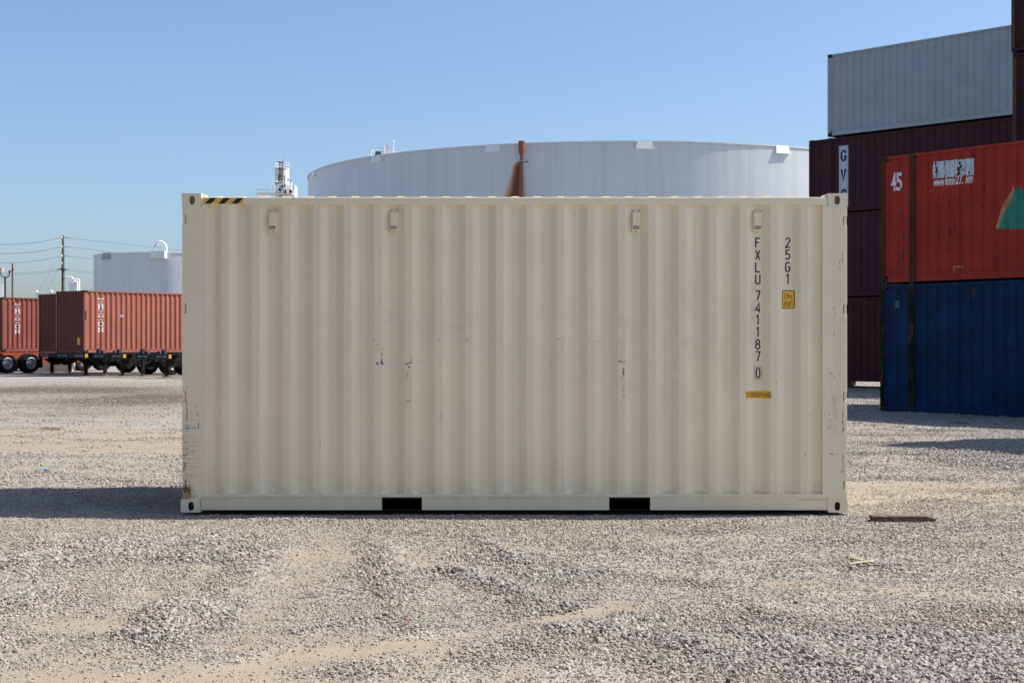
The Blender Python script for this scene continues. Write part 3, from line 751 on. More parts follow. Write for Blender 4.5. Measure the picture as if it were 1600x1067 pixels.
# row C: maroon stack with the grey container on top
rc = -R(45.4); dC = vec(rc); CC = Vector((10.45, 50.7))
z = .20
c1, cp = container('shipping_container', (CC.x, CC.y, z), rc, 13.716, 2.896, cmats('maroon_low'), 'dull red-brown container at the bottom of the maroon stack', ext=True, doors='far', group='maroon containers in the far stack')
c2, _ = container('shipping_container', (CC.x, CC.y, z + 2.93), rc, 13.716, 2.896, cmats('maroon'), 'maroon container second from the ground in the far stack', ext=True, doors='far', group='maroon containers in the far stack')
c3, _ = container('shipping_container', (CC.x, CC.y, z + 5.86), rc, 13.716, 2.591, cmats('maroon'), 'maroon container with GVC lettering directly under the grey one', ext=True, doors='far', group='maroon containers in the far stack')
z4 = z + 5.86 + 2.591 + .06
c4, gp = container('shipping_container', (CC.x + dC.x * .762, CC.y + dC.y * .762, z4), rc, 12.192, 2.85, cmats('grey'), 'weathered grey container lying on top of the maroon stack', doors='far')
kC = lambda px: ((px - 800) / F_PX * CC.y - CC.x) / (dC.x - (px - 800) / F_PX * dC.y)
def hC(px, py): k = kC(px); Y = CC.y + k * dC.y; return 1.546 + (535.5 - py) * Y / F_PX - (z + 5.86)
a, b = kC(1310.3), kC(1324)
pv = drape(rect_bm(a, .15, b, hC(1315, 228)), cp, .004, 'name_panel', M['panel_white'], c3)
wd = b - a; hh = (hC(1317, 235) - hC(1317, 254)); pt = hC(1317, 235) - hC(1317, 265.5)
drape(stroke_bm('GVC', S, a + wd * .12, hC(1317, 234), wd * .76, hh, pt, .036), cp, .008, 'panel_letters', M['navy'], pv)
# timbers under the maroon stack
for i, k in enumerate((.3, 4.5, 9.0, 13.2)):
    p = CC + dC * k; o = empty('timber_beam', (p.x, p.y, 0), rc); mb = MB(); mb.box(-.12, .02, 0, .12, 2.4, .2)
    bpy.data.objects.remove(o); o = mb.build('timber_beam', M['timber']); o.location = (p.x, p.y, 0); o.rotation_euler = (0, 0, rc)
    tag(o, 'dark timber beam laid under the bottom maroon container', 'timber beam', 'timber beams under the maroon stack')
# stack just outside the right edge, whose shadow falls on the gravel in front of the blue container
tt = Vector((-.83, -.125)); HS = 8.72; CS = Vector((5.49, 21.8)) - tt * HS
for i in range(3):
    container('shipping_container', (CS.x, CS.y, i * 2.91), ra, 12.192, 2.896, cmats(['maroon', 'grey', 'brown'][i]), ['maroon container at the bottom of the nearest right-hand stack', 'grey container in the middle of the nearest right-hand stack', 'brown container on top of the nearest right-hand stack'][i], doors='far', group='containers in the nearest right-hand stack')

for i in range(3):  # unseen stack, added to darken the left-facing ribs of the beige container
    container('shipping_container', (-8.5, 10.5, i * 2.91), -R(90), 12.192, 2.896, cmats(['maroon', 'brown', 'maroon'][i]), ['bottom container of the stack standing left of the camera', 'middle container of the stack standing left of the camera', 'top container of the stack standing left of the camera'][i], doors='far', group='containers in the stack left of the camera')

# ================================================================ TRAILERS ON THE LEFT
rt = R(49.0); dT = vec(rt); eT = Vector((-math.sin(rt), math.cos(rt))); C0 = Vector((-19.7, 66.4))
at = lambda d, e: C0 + dT * d + eT * e
DECK = 1.07
def wheel_part(root, x, y, face):
    """tyre as part with rim as sub-part, axle along y"""
    r_, w_ = .50, .26; mb = MB()
    prof = [(.29, -w_ / 2 + .02), (.33, -w_ / 2), (.46, -w_ / 2 + .01), (.50, -w_ / 2 + .05), (.50, w_ / 2 - .05), (.46, w_ / 2 - .01), (.33, w_ / 2), (.29, w_ / 2 - .02), (.29, -w_ / 2 + .02)]
    mb.lathe(prof, 28, 'y', (x, y, r_)); t = mb.build('tyre', M['tyre'], root, smooth=True)
    mb = MB(); s_ = face
    mb.lathe([(.292, s_ * .12), (.27, s_ * .135), (.25, s_ * .06), (.17, s_ * .03), (.13, s_ * .05), (.11, s_ * .12), (.07, s_ * .14), (0, s_ * .14)], 24, 'y', (x, y, r_))
    mb.lathe([(0, -s_ * .10), (.29, -s_ * .10)], 24, 'y', (x, y, r_))
    rm = mb.build('rim', M['rim'], t, smooth=True)
    mb = MB()
    for k in range(5): mb.lathe([(0, 0), (.032, 0), (.032, .004)], 8, 'y', (x + .205 * math.cos(k * 1.2566), y + s_ * .055, r_ + .205 * math.sin(k * 1.2566)))
    if len(mb.v): mb.build('hand_hole', M['black'], t)
def chassis(name, loc, label, mat, group, wheels=(4.9, 6.2), legs=1.35, Lc=7.3, loaded=True):
    r0 = empty(name, loc, rt); tag(r0, label, 'trailer chassis', group)
    mb = MB()
    for y in (.70, 1.62): mb.box(.1, y, DECK - .36, Lc, y + .12, DECK - .02)
    mb.box(2.6, .25, DECK - .62, 3.7, .68, DECK - .2); mb.box(2.4, 1.8, DECK - .66, 3.9, 2.2, DECK - .2)
    for i in range(8): mb.box(.4 + i * .9, .82, DECK - .22, .5 + i * .9, 1.62, DECK - .12)
    # gussets below the rails
    for y in (.72, 1.66): mb.prism([(legs - .7, DECK - .3), (legs + .9, DECK - .3), (legs + .15, DECK - .62), (legs - .15, DECK - .62)], 'y', y, y + .05)
    mb.build('frame', mat, r0)
    for xb in (.0, 5.85):
        mb = MB(); mb.box(xb, .0, DECK - .24, xb + .2, 2.438, DECK - .015)
        if not loaded or xb == 0:
            pass
        if not loaded:
            for (y, h) in ((.30, .20), (.62, .12), (1.55, .13), (1.9, .22)): mb.prism([(y, DECK - .015), (y + .26, DECK - .015), (y + .20, DECK + h * .8), (y + .06, DECK + h)], 'x', xb + .02, xb + .16)
        bo = mb.build('bolster', mat, r0)
        mb = MB()
        for (y) in (.16, .55, 1.55, 1.95):
            for j in range(3): mb.box(xb - .004, y + j * .10, DECK - .16 + .03 * (j % 2), xb - .001, y + j * .10 + .06, DECK - .10)
        mb.build('stencil', M['pale_mark'], bo)
        mb = MB()
        for y in (0.01, 2.30):
            mb.box(xb + .02, y - .015, DECK - .20, xb + .16, y + .13, DECK - .04); 
        build_split(mb, 'twist_lock', M['lock_yellow'], bo)
    # side plates with stencils
    mb = MB(); mb.box(.5, -.004, DECK - .16, .95, .05, DECK + (.0 if loaded else .06)); mb.box(.5, .05, DECK - .14, .95, .7, DECK - .05); mb.build('side_bracket', mat, r0)
    # landing gear: two legs with feet and a brace
    for y in (.36, 1.98):
        mb = MB(); mb.box(legs - .07, y, .12, legs + .07, y + .12, DECK - .30); mb.box(legs - .05, y, DECK - .3, legs + .05, y + .12, DECK - .02); lg = mb.build('landing_leg', mat, r0)
        mb = MB(); mb.box(legs - .16, y - .06, 0.01, legs + .16, y + .18, .05); mb.box(legs - .05, y + .01, .05, legs + .05, y + .11, .12); mb.build('foot', M['shoe'], lg)
    mb = MB(); mb.tube([(legs, .42, .62), (legs, 2.04, .62)], .03); mb.tube([(legs, .42, .70), (legs, 1.6, DECK - .28)], .022); mb.build('brace', mat, r0)
    for x in wheels:
        mb = MB(); mb.tube([(x, .1, .5), (x, 2.34, .5)], .07); mb.box(x - .5, .74, .52, x + .5, .80, DECK - .28); mb.box(x - .5, 1.64, .52, x + .5, 1.70, DECK - .28); mb.build('axle', mat, r0)
        for (y, f) in ((.14, -1), (.45, -1), (1.99, 1), (2.30, 1)): wheel_part(r0, x, y, f)
    mb = MB(); xm = max(wheels) + .62
    for y in (.0, 1.85): mb.box(xm, y, .25, xm + .01, y + .58, .85)
    build_split(mb, 'mud_flap', M['tyre'], r0)
    return r0
red_m = dict(body=M['tred'], post=M['tred'], cast=M['cast_red'], end=M['tend'])
red2 = dict(body=M['tred2'], post=M['tred2'], cast=M['cast_red'], end=M['tend'])
def triton(root, prof, mat):
    x0 = .72
    drape(stroke_bm('TRITON', S, x0, 2.55, .31, .215, .2735, .020), prof, .006, 'name_letters', mat, root)
def hazard(root, prof):
    bm = join_bm(*[poly_bm([(.30 + i * .10, 2.70), (.35 + i * .10, 2.70), (.39 + i * .10, 2.77), (.34 + i * .10, 2.77)]) for i in range(4)])
    drape(bm, prof, .006, 'hazard_mark', M['label_yellow'], root)
p = at(0, 0); chassis('trailer_chassis', (p.x, p.y, 0), 'black chassis carrying the container with the yellow label', M['chassis'], 'black trailer chassis parked in the row')
t1, p1 = container('shipping_container', (p.x, p.y, DECK), rt, 6.058, 2.896, red_m, 'brick red container with white TRITON lettering on a chassis, cut off by the beige container', doors=None, yi=.074); triton(t1, p1, M['white_let']); hazard(t1, p1)
bm = rect_bm(1.93, 1.68, 2.06, 1.80); drape(bm, p1, .006, 'pale_label', M['panel_white'], t1)
mb = MB(); mb.box(-.002, .38, .38, .004, .62, .72); mb.build('end_label', M['label_yellow'], t1)
mb = MB(); mb.box(-.006, -.004, 1.55, .10, -.001, 1.95); mb.build('dark_patch', M['cast_red'], t1)
p = at(1.6, 4.2); chassis('trailer_chassis', (p.x, p.y, 0), 'black chassis carrying the half hidden dark red container', M['chassis'], 'black trailer chassis parked in the row', legs=.5)
t2, p2 = container('shipping_container', (p.x, p.y, DECK), rt, 6.058, 2.896, red2, 'dark red container half hidden behind the nearer brick red one', doors=None, yi=.074)
p = at(2.7, 12.0); chassis('trailer_chassis', (p.x, p.y, 0), 'black chassis carrying the container at the left edge', M['chassis'], 'black trailer chassis parked in the row')
t3, p3 = container('shipping_container', (p.x, p.y, DECK), rt, 6.058, 2.896, red2, 'duller red container with white TRITON lettering at the left edge', doors=None, yi=.074); triton(t3, p3, M['white_let']); hazard(t3, p3)
for k, (w0, lab) in enumerate(((.6, 'empty black chassis just right of the loaded brick red container'), (4.0, 'empty black chassis in the middle of the three empties'), (7.4, 'empty black chassis nearest to the beige container'))):
    p = at(0, -w0 - 2.438); chassis('trailer_chassis', (p.x, p.y, 0), lab, M['chassis'], 'empty black trailer chassis', loaded=False)
p = at(.2, 8.4); chassis('trailer_chassis', (p.x, p.y, 0), 'orange red chassis with silver wheel rims under the left containers', M['chassis_red'], None, wheels=(.75, 2.05), legs=5.4, loaded=True)

# ================================================================ TANKS AND PLANT
def tank_mat(name, c, R_, stain=None):
    k = NT(name); v = k.co(); sx = k.n("ShaderNodeSeparateXYZ"); k.l(v, sx.inputs[0])
    ang = k.math('MULTIPLY', k.math('ARCTAN2', sx.outputs[0], k.math('MULTIPLY', sx.outputs[1], -1.0)), R_)
    cb = k.n("ShaderNodeCombineXYZ"); k.l(ang, cb.inputs[0]); k.l(sx.outputs[2], cb.inputs[2]); q = cb.outputs[0]
    s1 = k.noise(k.mp(q, (1.6, 1, .06)), 1.0, 6, .65)
    base = k.mix(k.ramp(s1, .40, .72), c, tuple(x * .88 for x in c))
    s2 = k.noise(k.mp(q, (5, 1, .12), (4, 0, 2)), 1.0, 6, .7)
    base = k.mix(k.math('MULTIPLY', k.ramp(s2, .56, .78), .38), base, (c[0] * .78, c[1] * .66, c[2] * .55))
    s3 = k.noise(q, .25, 4); base = k.mix(k.math('MULTIPLY', k.ramp(s3, .35, .7), .12), base, tuple(x * .8 for x in c))
    # plate seams: courses and staggered verticals
    zc = k.math('FRACT', k.math('DIVIDE', k.math('ADD', sx.outputs[2], .55), 2.44)); ls = k.math('LESS_THAN', zc, .012)
    vc = k.math('FRACT', k.math('DIVIDE', k.math('ADD', ang, k.math('MULTIPLY', k.math('FLOOR', k.math('DIVIDE', k.math('ADD', sx.outputs[2], .55), 2.44)), 2.3)), 9.6)); lv = k.math('LESS_THAN', vc, .004)
    base = k.mix(k.math('MULTIPLY', k.math('MAXIMUM', ls, lv), .22), base, tuple(x * .55 for x in c))
    if stain:
        a0, zt_ = stain
        dz = k.math('SUBTRACT', zt_, sx.outputs[2])
        wob = k.math('MULTIPLY', k.math('SUBTRACT', k.noise(k.mp(q, (3, 1, .8)), 1.0, 5, .7), .5), .35)
        da = k.math('ADD', k.math('SUBTRACT', ang, a0), wob)
        cen = k.math('MULTIPLY', dz, -.12)
        wdt = k.math('ADD', .24, k.math('MULTIPLY', dz, .16))
        u = k.math('DIVIDE', k.math('SUBTRACT', da, k.math('SUBTRACT', cen, .10)), wdt)
        g = k.math('EXPONENT', k.math('MULTIPLY', k.math('MULTIPLY', u, u), -1.2))
        top = k.ramp(dz, -.05, .5)
        g = k.math('MULTIPLY', g, top)
        g = k.math('MULTIPLY', g, k.math('ADD', .72, k.math('MULTIPLY', .5, k.noise(k.mp(q, (7, 1, .5)), 1.0, 5, .7)))); base = k.mix(k.ramp(g, .02, .55), base, (.50, .22, .075)); base = k.mix(k.ramp(g, .38, 1.0), base, (.12, .034, .014))
    k.l(base, k.b.inputs['Base Color']); k.b.inputs['Roughness'].default_value = .5; k.b.inputs['Specular IOR Level'].default_value = .35
    return k.m
TC = Vector((7.69, 117.5)); TR = 24.1; TH = 14.6
big = empty('storage_tank', (TC.x, TC.y, 0)); tag(big, 'huge round white storage tank with a rust stained pipe behind the beige container', 'storage tank')
def hit(px):
    t = (px - 800) / F_PX; A = t * t + 1; B = -2 * (t * TC.x + TC.y); C_ = TC.x ** 2 + TC.y ** 2 - TR ** 2
    Y = (-B - math.sqrt(max(0, B * B - 4 * A * C_))) / (2 * A); return math.atan2(t * Y - TC.x, TC.y - Y)
ap = hit(814)
mb = MB(); mb.lathe([(TR, 0), (TR, TH)], 160); sh = mb.build('shell', tank_mat('white tank plates', (.62, .66, .68), TR, (ap * TR - .02, TH - 1.0)), big, smooth=True)
mb = MB(); mb.lathe([(TR + .05, TH - .06), (TR + .05, TH + .03), (TR - .3, TH + .05), (TR * .5, TH + .6 - .3), (0, TH + .4)], 160); mb.build('roof', M['white_old'], big, smooth=True)
for px in (491, 588, 770, 1007, 1222, 1350):
    a = hit(px); mt = Matrix.Rotation(a, 4, 'Z'); mb = MB()
    # hood: narrow at the top, kicked out at the bottom; local -y points outwards
    q = [(-.48, TH + .03), (.48, TH + .03), (.56, TH - .52), (-.56, TH - .52)]
    top_o, bot_o = TR + .04, TR + .15
    V = [(-.48, -(TR - .02), TH + .04), (.48, -(TR - .02), TH + .04), (.48, -top_o, TH + .04), (-.48, -top_o, TH + .04), (-.56, -(TR - .02), TH - .50), (.56, -(TR - .02), TH - .50), (.56, -bot_o, TH - .50), (-.56, -bot_o, TH - .50)]
    V = [tuple(mt @ Vector(v)) for v in V]
    for f in ((0, 1, 2, 3), (3, 2, 6, 7), (0, 3, 7, 4), (1, 5, 6, 2), (4, 7, 6, 5)): mb.poly([V[i] for i in f])
    mb.build('vent_hood', M['white_steel'], big)
# overflow pipe with hopper head and valve
mt = Matrix.Rotation(hit(817.5), 4, 'Z'); c = mt @ Vector((0, -(TR + .36), 0)); mb = MB()
mb.lathe([(.10, 0), (.10, 12.9), (.075, 13.1), (.075, 13.6)], 14, 'z', c)
mb.lathe([(.085, 13.45), (.10, 13.5), (.10, 13.75), (.21, 13.95), (.21, 14.62), (.23, 14.62), (.23, 14.70), (.19, 14.70), (.19, 14.1), (0, 14.1)], 16, 'z', c)
pipe = mb.build('overflow_pipe', M['pipe_rust'], big, smooth=True)
mb = MB(); mb.box(c.x - .25, c.y - .10, 13.26, c.x + .10, c.y + .10, 13.33); mb.tube([(c.x, c.y, 13.3), (c.x + .45, c.y - .05, 13.38)], .03); mb.build('valve', M['dark_steel'], pipe)
# gauging platform on the roof edge
a = hit(584); mt = Matrix.Rotation(a, 4, 'Z'); mb = MB()
for i in range(6):
    x = -.95 + i * .28; p_ = mt @ Vector((x, -(TR - .5), TH)); mb.tube([p_, p_ + Vector((0, 0, .62))], .022, 5)
for h in (.3, .62): mb.tube([mt @ Vector((-.95, -(TR - .5), TH + h)), mt @ Vector((.45, -(TR - .5), TH + h))], .02, 5)
p_ = mt @ Vector((-1.05, -(TR - .6), TH)); mb.tube([p_, p_ + Vector((0, 0, .5)), p_ + Vector((.12, 0, .58)), p_ + Vector((.2, 0, .5))], .05, 6)
p_ = mt @ Vector((-.55, -(TR - 1.4), TH)); mb.tube([p_, p_ + Vector((0, 0, 1.1)), p_ + Vector((.14, 0, 1.12))], .02, 5)
p_ = mt @ Vector((.95, -(TR - 1.0), TH)); mb.tube([p_, p_ + Vector((0, 0, 1.1))], .025, 5); mb.lathe([(0, 0), (.06, .02), (.06, .1), (0, .12)], 8, 'z', p_ + Vector((0, 0, 1.0)))
mb.build('roof_railing', M['white_steel'], big)
mb = MB(); p_ = mt @ Vector((.6, -(TR - .9), TH)); mb.prism([(p_.x - .22, TH), (p_.x + .30, TH), (p_.x + .26, TH + .35), (p_.x - .02, TH + .78), (p_.x - .24, TH + .86)], 'y', p_.y - .3, p_.y + .3); mb.box(p_.x + .3, p_.y - .2, TH, p_.x + .6, p_.y + .2, TH + .32); mb.build('roof_vent', M['white_old'], big)
mb = MB(); p_ = mt @ Vector((.1, -(TR - .3), TH)); mb.lathe([(0, .36), (.16, .33), (.22, .12), (.22, 0)], 10, 'z', p_); mb.build('gauge_head', M['dark_steel'], big)

# smaller tank on the left
SCZ = lambda Y: F_PX / Y
Y2 = 110.0; X2 = (268 - 800) / SCZ(Y2); R2 = 5.72; H2 = 1.546 + 141.5 / SCZ(Y2 - R2)
sm = empty('storage_tank', (X2, Y2, 0)); tag(sm, 'smaller white tank with a curved vent pipe behind the red containers', 'storage tank')
mb = MB(); mb.lathe([(R2, 0), (R2, H2)], 96); mb.build('shell', tank_mat('pale tank plates', (.68, .71, .73), R2), sm, smooth=True)
mb = MB(); mb.lathe([(R2 + .03, H2 - .08), (R2 + .03, H2 + .02), (R2 - .2, H2 + .03), (0, H2 + .1)], 96); mb.build('roof', M['white_steel'], sm, smooth=True)
s2 = SCZ(Y2 - R2); xg = (250 - 800) / s2 - X2
mb = MB(); yv = -math.sqrt(R2 ** 2 - xg ** 2); mb.box(xg - .53, yv - .75, H2 - .48, xg + .50, yv + .25, H2 + .03); mb.build('vent_box', M['white_steel'], sm)
mb = MB(); mb.tube([(xg + .42, yv, H2)] + [(xg + .02 + .41 * math.cos(R(t)), yv, H2 + .28 + .44 * math.sin(R(t))) for t in range(0, 181, 20)] + [(xg - .39, yv, H2 + .16)], .11, 12); mb.build('vent_pipe', M['white_steel'], sm, smooth=True)
xg = (159 - 800) / s2 - X2; yv = -math.sqrt(max(.1, R2 ** 2 - xg ** 2)); mb = MB(); mb.prism([(xg - .38, H2 - .45), (xg + .3, H2 - .42), (xg + .3, H2 + .02), (xg - .2, H2 + .02)], 'y', yv - .3, yv + .1); mb.build('vent_hood', M['grey'], sm)

# process tower (silo with railing, ladder and pipework)
Y3 = 160.0; s3 = SCZ(Y3); Xc = lambda px: (px - 800) / s3; Zc = lambda py: 1.546 + (535.5 - py) / s3
tw = empty('silo', (0, Y3, 0)); tag(tw, 'slender white silo with a caged ladder and railed top beyond the beige container', 'silo')
cx = Xc(440.7)
mb = MB(); mb.lathe([(.78, 0), (.78, Zc(264)), (.0, Zc(263.5))], 32, 'z', (cx, 0, 0)); mb.build('shell', M['white_old'], tw, smooth=True)
mb = MB(); mb.lathe([(.79, Zc(265)), (.84, Zc(265)), (.84, Zc(263.7)), (.79, Zc(263.7))], 32, 'z', (cx, 0, 0))
for i in range(16):
    a = i * math.pi / 8; x, y = cx + .8 * math.cos(a), .8 * math.sin(a); mb.tube([(x, y, Zc(264)), (x, y, Zc(255))], .022, 5)
for pz in (255.2, 259.5): mb.lathe([(.80, Zc(pz)), (.84, Zc(pz)), (.84, Zc(pz) + .05), (.80, Zc(pz) + .05), (.80, Zc(pz))], 32, 'z', (cx, 0, 0))
mb.build('railing', M['white_old'], tw)
mb = MB()
for x in (-.12, .22): mb.tube([(cx + x, -.95, Zc(320)), (cx + x, -.95, Zc(255))], .035, 5)
for i in range(26): mb.box(cx - .12, -.97, Zc(308) + i * .15, cx + .22, -.93, Zc(308) + i * .15 + .03)
for i in range(5): mb.lathe([(.30, 0), (.33, .0), (.33, .06), (.30, .06)], 12, 'z', (cx + .05, -1.2, Zc(262) - i * .75 + .4))
mb.tube([(cx - .2, -.9, Zc(290)), (cx - .2, -.9, Zc(277)), (cx - .1, -.9, Zc(273))], .07, 6); mb.tube([(cx + .42, -.8, Zc(290)), (cx + .42, -.8, Zc(276))], .05, 6)
mb.tube([(cx + .15, 0, Zc(255)), (cx + .15, 0, Zc(248))], .02, 5)
mb.build('ladder', M['dark_steel'], tw)
mb = MB(); r_ = random.Random(9)
mb.box(Xc(407), -2.5, Zc(305) - .1, Xc(462), -.9, Zc(305)); mb.box(Xc(452), -1, 0, Xc(462.5), 1, Zc(291))
for px in (407, 411, 416, 421, 426, 432, 438, 444, 450, 456, 462): mb.tube([(Xc(px), -2.5, 0 if px in (407, 432, 462) else Zc(306)), (Xc(px), -2.5, Zc(297))], .03, 5)
for py in (297, 300.5): mb.tube([(Xc(407), -2.5, Zc(py)), (Xc(462), -2.5, Zc(py))], .025, 5)
mb.build('platform', M['white_old'], tw)
mb = MB()
for i in range(34):
    x = Xc(r_.uniform(432, 461)); z0_ = Zc(r_.uniform(300, 310)); z1_ = Zc(r_.uniform(284, 297) if x < Xc(452) else r_.uniform(285, 299)); y = r_.uniform(-2.3, -.9)
    mb.tube([(x, y, z0_), (x, y, z1_), (x + r_.uniform(-.5, .5), y, z1_ + .02)], r_.uniform(.03, .09), 6)
mb.tube([(Xc(457), -1, Zc(300)), (Xc(457), -1, Zc(286))], .13, 8); mb.lathe([(0, .2), (.1, .1), (.1, 0)], 8, 'z', (Xc(457), -1, Zc(286)))
mb.build('pipework', M['white_steel'], tw)
mb = MB()
for i in range(16):
    x = Xc(r_.uniform(433, 460)); zz = Zc(r_.uniform(286, 306)); mb.box(x, -2.6, zz, x + r_.uniform(.08, .3), -2.4, zz + r_.uniform(.06, .3))
mb.build('valves', M['dark_steel'], tw)

# white filter vessel with two arched pipes
Y4 = 140.0; s4 = SCZ(Y4); Xc = lambda px: (px - 800) / s4; Zc = lambda py: 1.546 + (535.5 - py) / s4
fv = empty('filter_vessel', (0, Y4, 0)); tag(fv, 'white upright vessel with two arched pipes right of the wooden pole', 'vessel')
mb = MB(); cx = Xc(115.3); mb.lathe([(.46, 0), (.46, Zc(441)), (.40, Zc(440)), (.2, Zc(439.3)), (.14, Zc(438.5)), (.14, Zc(436.8)), (0, Zc(436.6))], 24, 'z', (cx, 0, 0)); mb.build('body', M['white_steel'], fv, smooth=True)
mb = MB(); mb.tube([(Xc(101), -.2, 0), (Xc(101), -.2, Zc(436.5)), (Xc(103), -.2, Zc(434.2)), (Xc(108), -.2, Zc(433)), (Xc(113), -.2, Zc(433.4)), (Xc(115), -.2, Zc(436)), (Xc(115.3), -.2, Zc(439))], .09, 8); mb.build('pipe', M['white_steel'], fv, smooth=True)
mb = MB(); mb.tube([(Xc(125), -.3, 0), (Xc(125), -.3, Zc(438.5)), (Xc(123.8), -.3, Zc(437)), (Xc(116), -.3, Zc(437))], .09, 8); mb.build('pipe', M['white_steel'], fv, smooth=True)
o = MB(); o.lathe([(1.2, 0), (1.2, 7.2), (0, 7.25)], 24); o = o.build('storage_tank', M['grey']); o.location = ((-12 - 800) / SCZ(140), 140, 0); tag(o, 'narrow grey tank cut off by the left edge', 'storage tank')

# ---------------------------------------------------------------- poles, wires, lamps
YP = 120.0; sP = SCZ(YP)
pole = empty('utility_pole', ((98.5 - 800) / sP, YP, 0)); tag(pole, 'tall brown wooden utility pole left of the white vessel', 'utility pole', 'utility poles')
zP = lambda py: 1.546 + (535.5 - py) / sP
mb = MB(); mb.tube([(0, 0, 0), (0, 0, zP(400)), (0, 0, zP(368))], .15, 10, r2=.085); mb.build('shaft', M['wood_pole'], pole)
mb = MB(); mb.box(-.5, -.16, zP(421.8), .5, -.10, zP(420.8)); mb.tube([(0, -.13, zP(424)), (.45, -.13, zP(421))], .02, 5); mb.tube([(0, -.13, zP(418.5)), (-.45, -.13, zP(421))], .015, 5); mb.box(-.16, -.2, zP(423), .18, .1, zP(419.5)); mb.build('crossarm', M['wood_pole'], pole)
for py in (370.7, 385, 399.5, 411):
    mb = MB(); mb.lathe([(0, 0), (.07, .0), (.04, .06), (.07, .1), (0, .16)], 8, 'z', (-.06, -.12, zP(py) - .08)); mb.build('insulator', M['lamp'], pole)
pl2 = copy_tree(pole); pl2.location = ((-70 - 800) / SCZ(140), 140, 0); pl2['label'] = 'wooden utility pole left of the lamp posts'
def wire(a, b, sag, r_=.016, name='overhead_wire', label='', group=None):
    a, b = Vector(a), Vector(b); n = 24
    pts = [a.lerp(b, i / n) - Vector((0, 0, sag * 4 * (i / n) * (1 - i / n))) for i in range(n + 1)]
    mb = MB(); mb.tube(pts, r_, 5); o = mb.build(name, M['wire']); tag(o, label, 'overhead wire', group); return o
X0p = pole.location.x; n_ = ['top', 'middle', 'lowest']
for i, py in enumerate((370.7, 385, 399.5)):
    zt_ = zP(py); Yl = 140.0; xl = pl2.location.x
    zl = 1.546 + (535.5 - (py + 1.5)) / SCZ(Yl)
    wire((X0p, YP, zt_), (xl, Yl, zl), .62, label=f'{n_[i]} of the three sagging wires left of the wooden pole', group='wires on the wooden pole')
    Yr = 210.0; xr = (470 - 800) / SCZ(Yr); zr_ = 1.546 + (535.5 - (py + 34)) / SCZ(Yr)
    w_ = wire((X0p, YP, zt_), (xr, Yr, zr_), .25, label=f'{n_[i]} of the three wires running right from the wooden pole', group='wires on the wooden pole')
    mb = MB(); v = (Vector((xr, Yr, zr_)) - Vector((X0p, YP, zt_))); u = v.normalized(); q = Vector((X0p, YP, zt_)) - Vector((0, 0, .0)); mb.tube([q + u * .5 - Vector((0, 0, .01)), q + u * 1.3 - Vector((0, 0, .02))], .035, 6); mb.build('insulator', M['dark_steel'], w_)
for i, py in enumerate((421, 423.5)):
    wire((X0p - .4, YP, zP(py)), (pl2.location.x, 140, 1.546 + (535.5 - py) / SCZ(140)), .35, .011, label=['upper', 'lower'][i] + ' thin cable left of the pole below the crossarm', group='thin cables on the wooden pole')
    wire((X0p + .4, YP, zP(py)), ((470 - 800) / SCZ(210), 210, 1.546 + (535.5 - py - 28) / SCZ(210)), .2, .011, label=['upper', 'lower'][i] + ' thin cable right of the pole below the crossarm', group='thin cables on the wooden pole')
for i, dx in enumerate((1.9, 1.3)):
    wire((X0p, YP, zP(390 + 14 * i)), (X0p - dx * 1.3, YP, zP(470)), 0, .006, 'guy_wire', ['outer', 'inner'][i] + ' guy wire slanting down left from the wooden pole', 'guy wires')
Y5 = 100.0; s5 = SCZ(Y5); z5 = lambda py: 1.546 + (535.5 - py) / s5; x5 = lambda px: (px - 800) / s5
mb = MB(); mb.tube([(0, 0, 0), (0, 0, z5(412))], .085, 8, r2=.06); mb.box(-.03, -.1, z5(423), .12, -.05, z5(420)); o = mb.build('utility_pole', M['red_pole']); o.location = (x5(19.5), Y5, 0); tag(o, 'thin reddish pole right of the double lamp post', 'pole')
lp = empty('street_lamp', (x5(8), Y5, 0)); tag(lp, 'lamp post with two curved arms and a tan lamp head at the left edge', 'street lamp')
mb = MB(); mb.tube([(0, 0, 0), (0, 0, z5(432))], .07, 8); mb.build('post', M['red_pole'], lp)
for s_ in (-1, 1):
    mb = MB(); mb.tube([(0, 0, z5(434))] + [(s_ * .30 * math.sin(R(t)), 0, z5(434) + .22 - .22 * math.cos(R(t))) for t in (20, 45, 70, 90)] + [(s_ * .30, 0, z5(425))], .04, 6); mb.build('arm', M['dark_steel'], lp)
mb = MB(); mb.prism([(-.62, z5(424)), (-.16, z5(424.5)), (-.12, z5(419)), (-.55, z5(419))], 'y', -.2, .2); mb.build('lamp_head', M['lamp_tan'], lp)
mb = MB(); mb.lathe([(0, 0), (.09, .02), (.07, .12), (0, .14)], 8, 'z', (.30, 0, z5(426))); mb.tube([(.32, 0, z5(424.5)), (.5, 0, z5(422.5))], .03, 6); mb.build('lamp_head', M['dark_steel'], lp)
for i, (px, hx, py) in enumerate(((15.5, -3, 455), (32.5, 4.5, 454.5))):
    o = empty('yard_lamp', (x5(px), Y5 + 6, 0)); tag(o, ['small white lamp on a thin post behind the left red container', 'small white lamp on a leaning post right of the reddish pole'][i], 'street lamp')
    zt_ = z5(py) + .15; mb = MB(); mb.tube([(0, 0, 0), (0, 0, zt_ - .3), (hx / s5 * .8, 0, zt_)], .03, 6); mb.build('post', M['dark_steel'], o)
    mb = MB(); mb.lathe([(0, -.08), (.14, -.05), (.13, .05), (0, .10)], 10, 'z', (hx / s5, 0, zt_ + .02)); mb.build('lamp_head', M['lamp'], o, smooth=True)

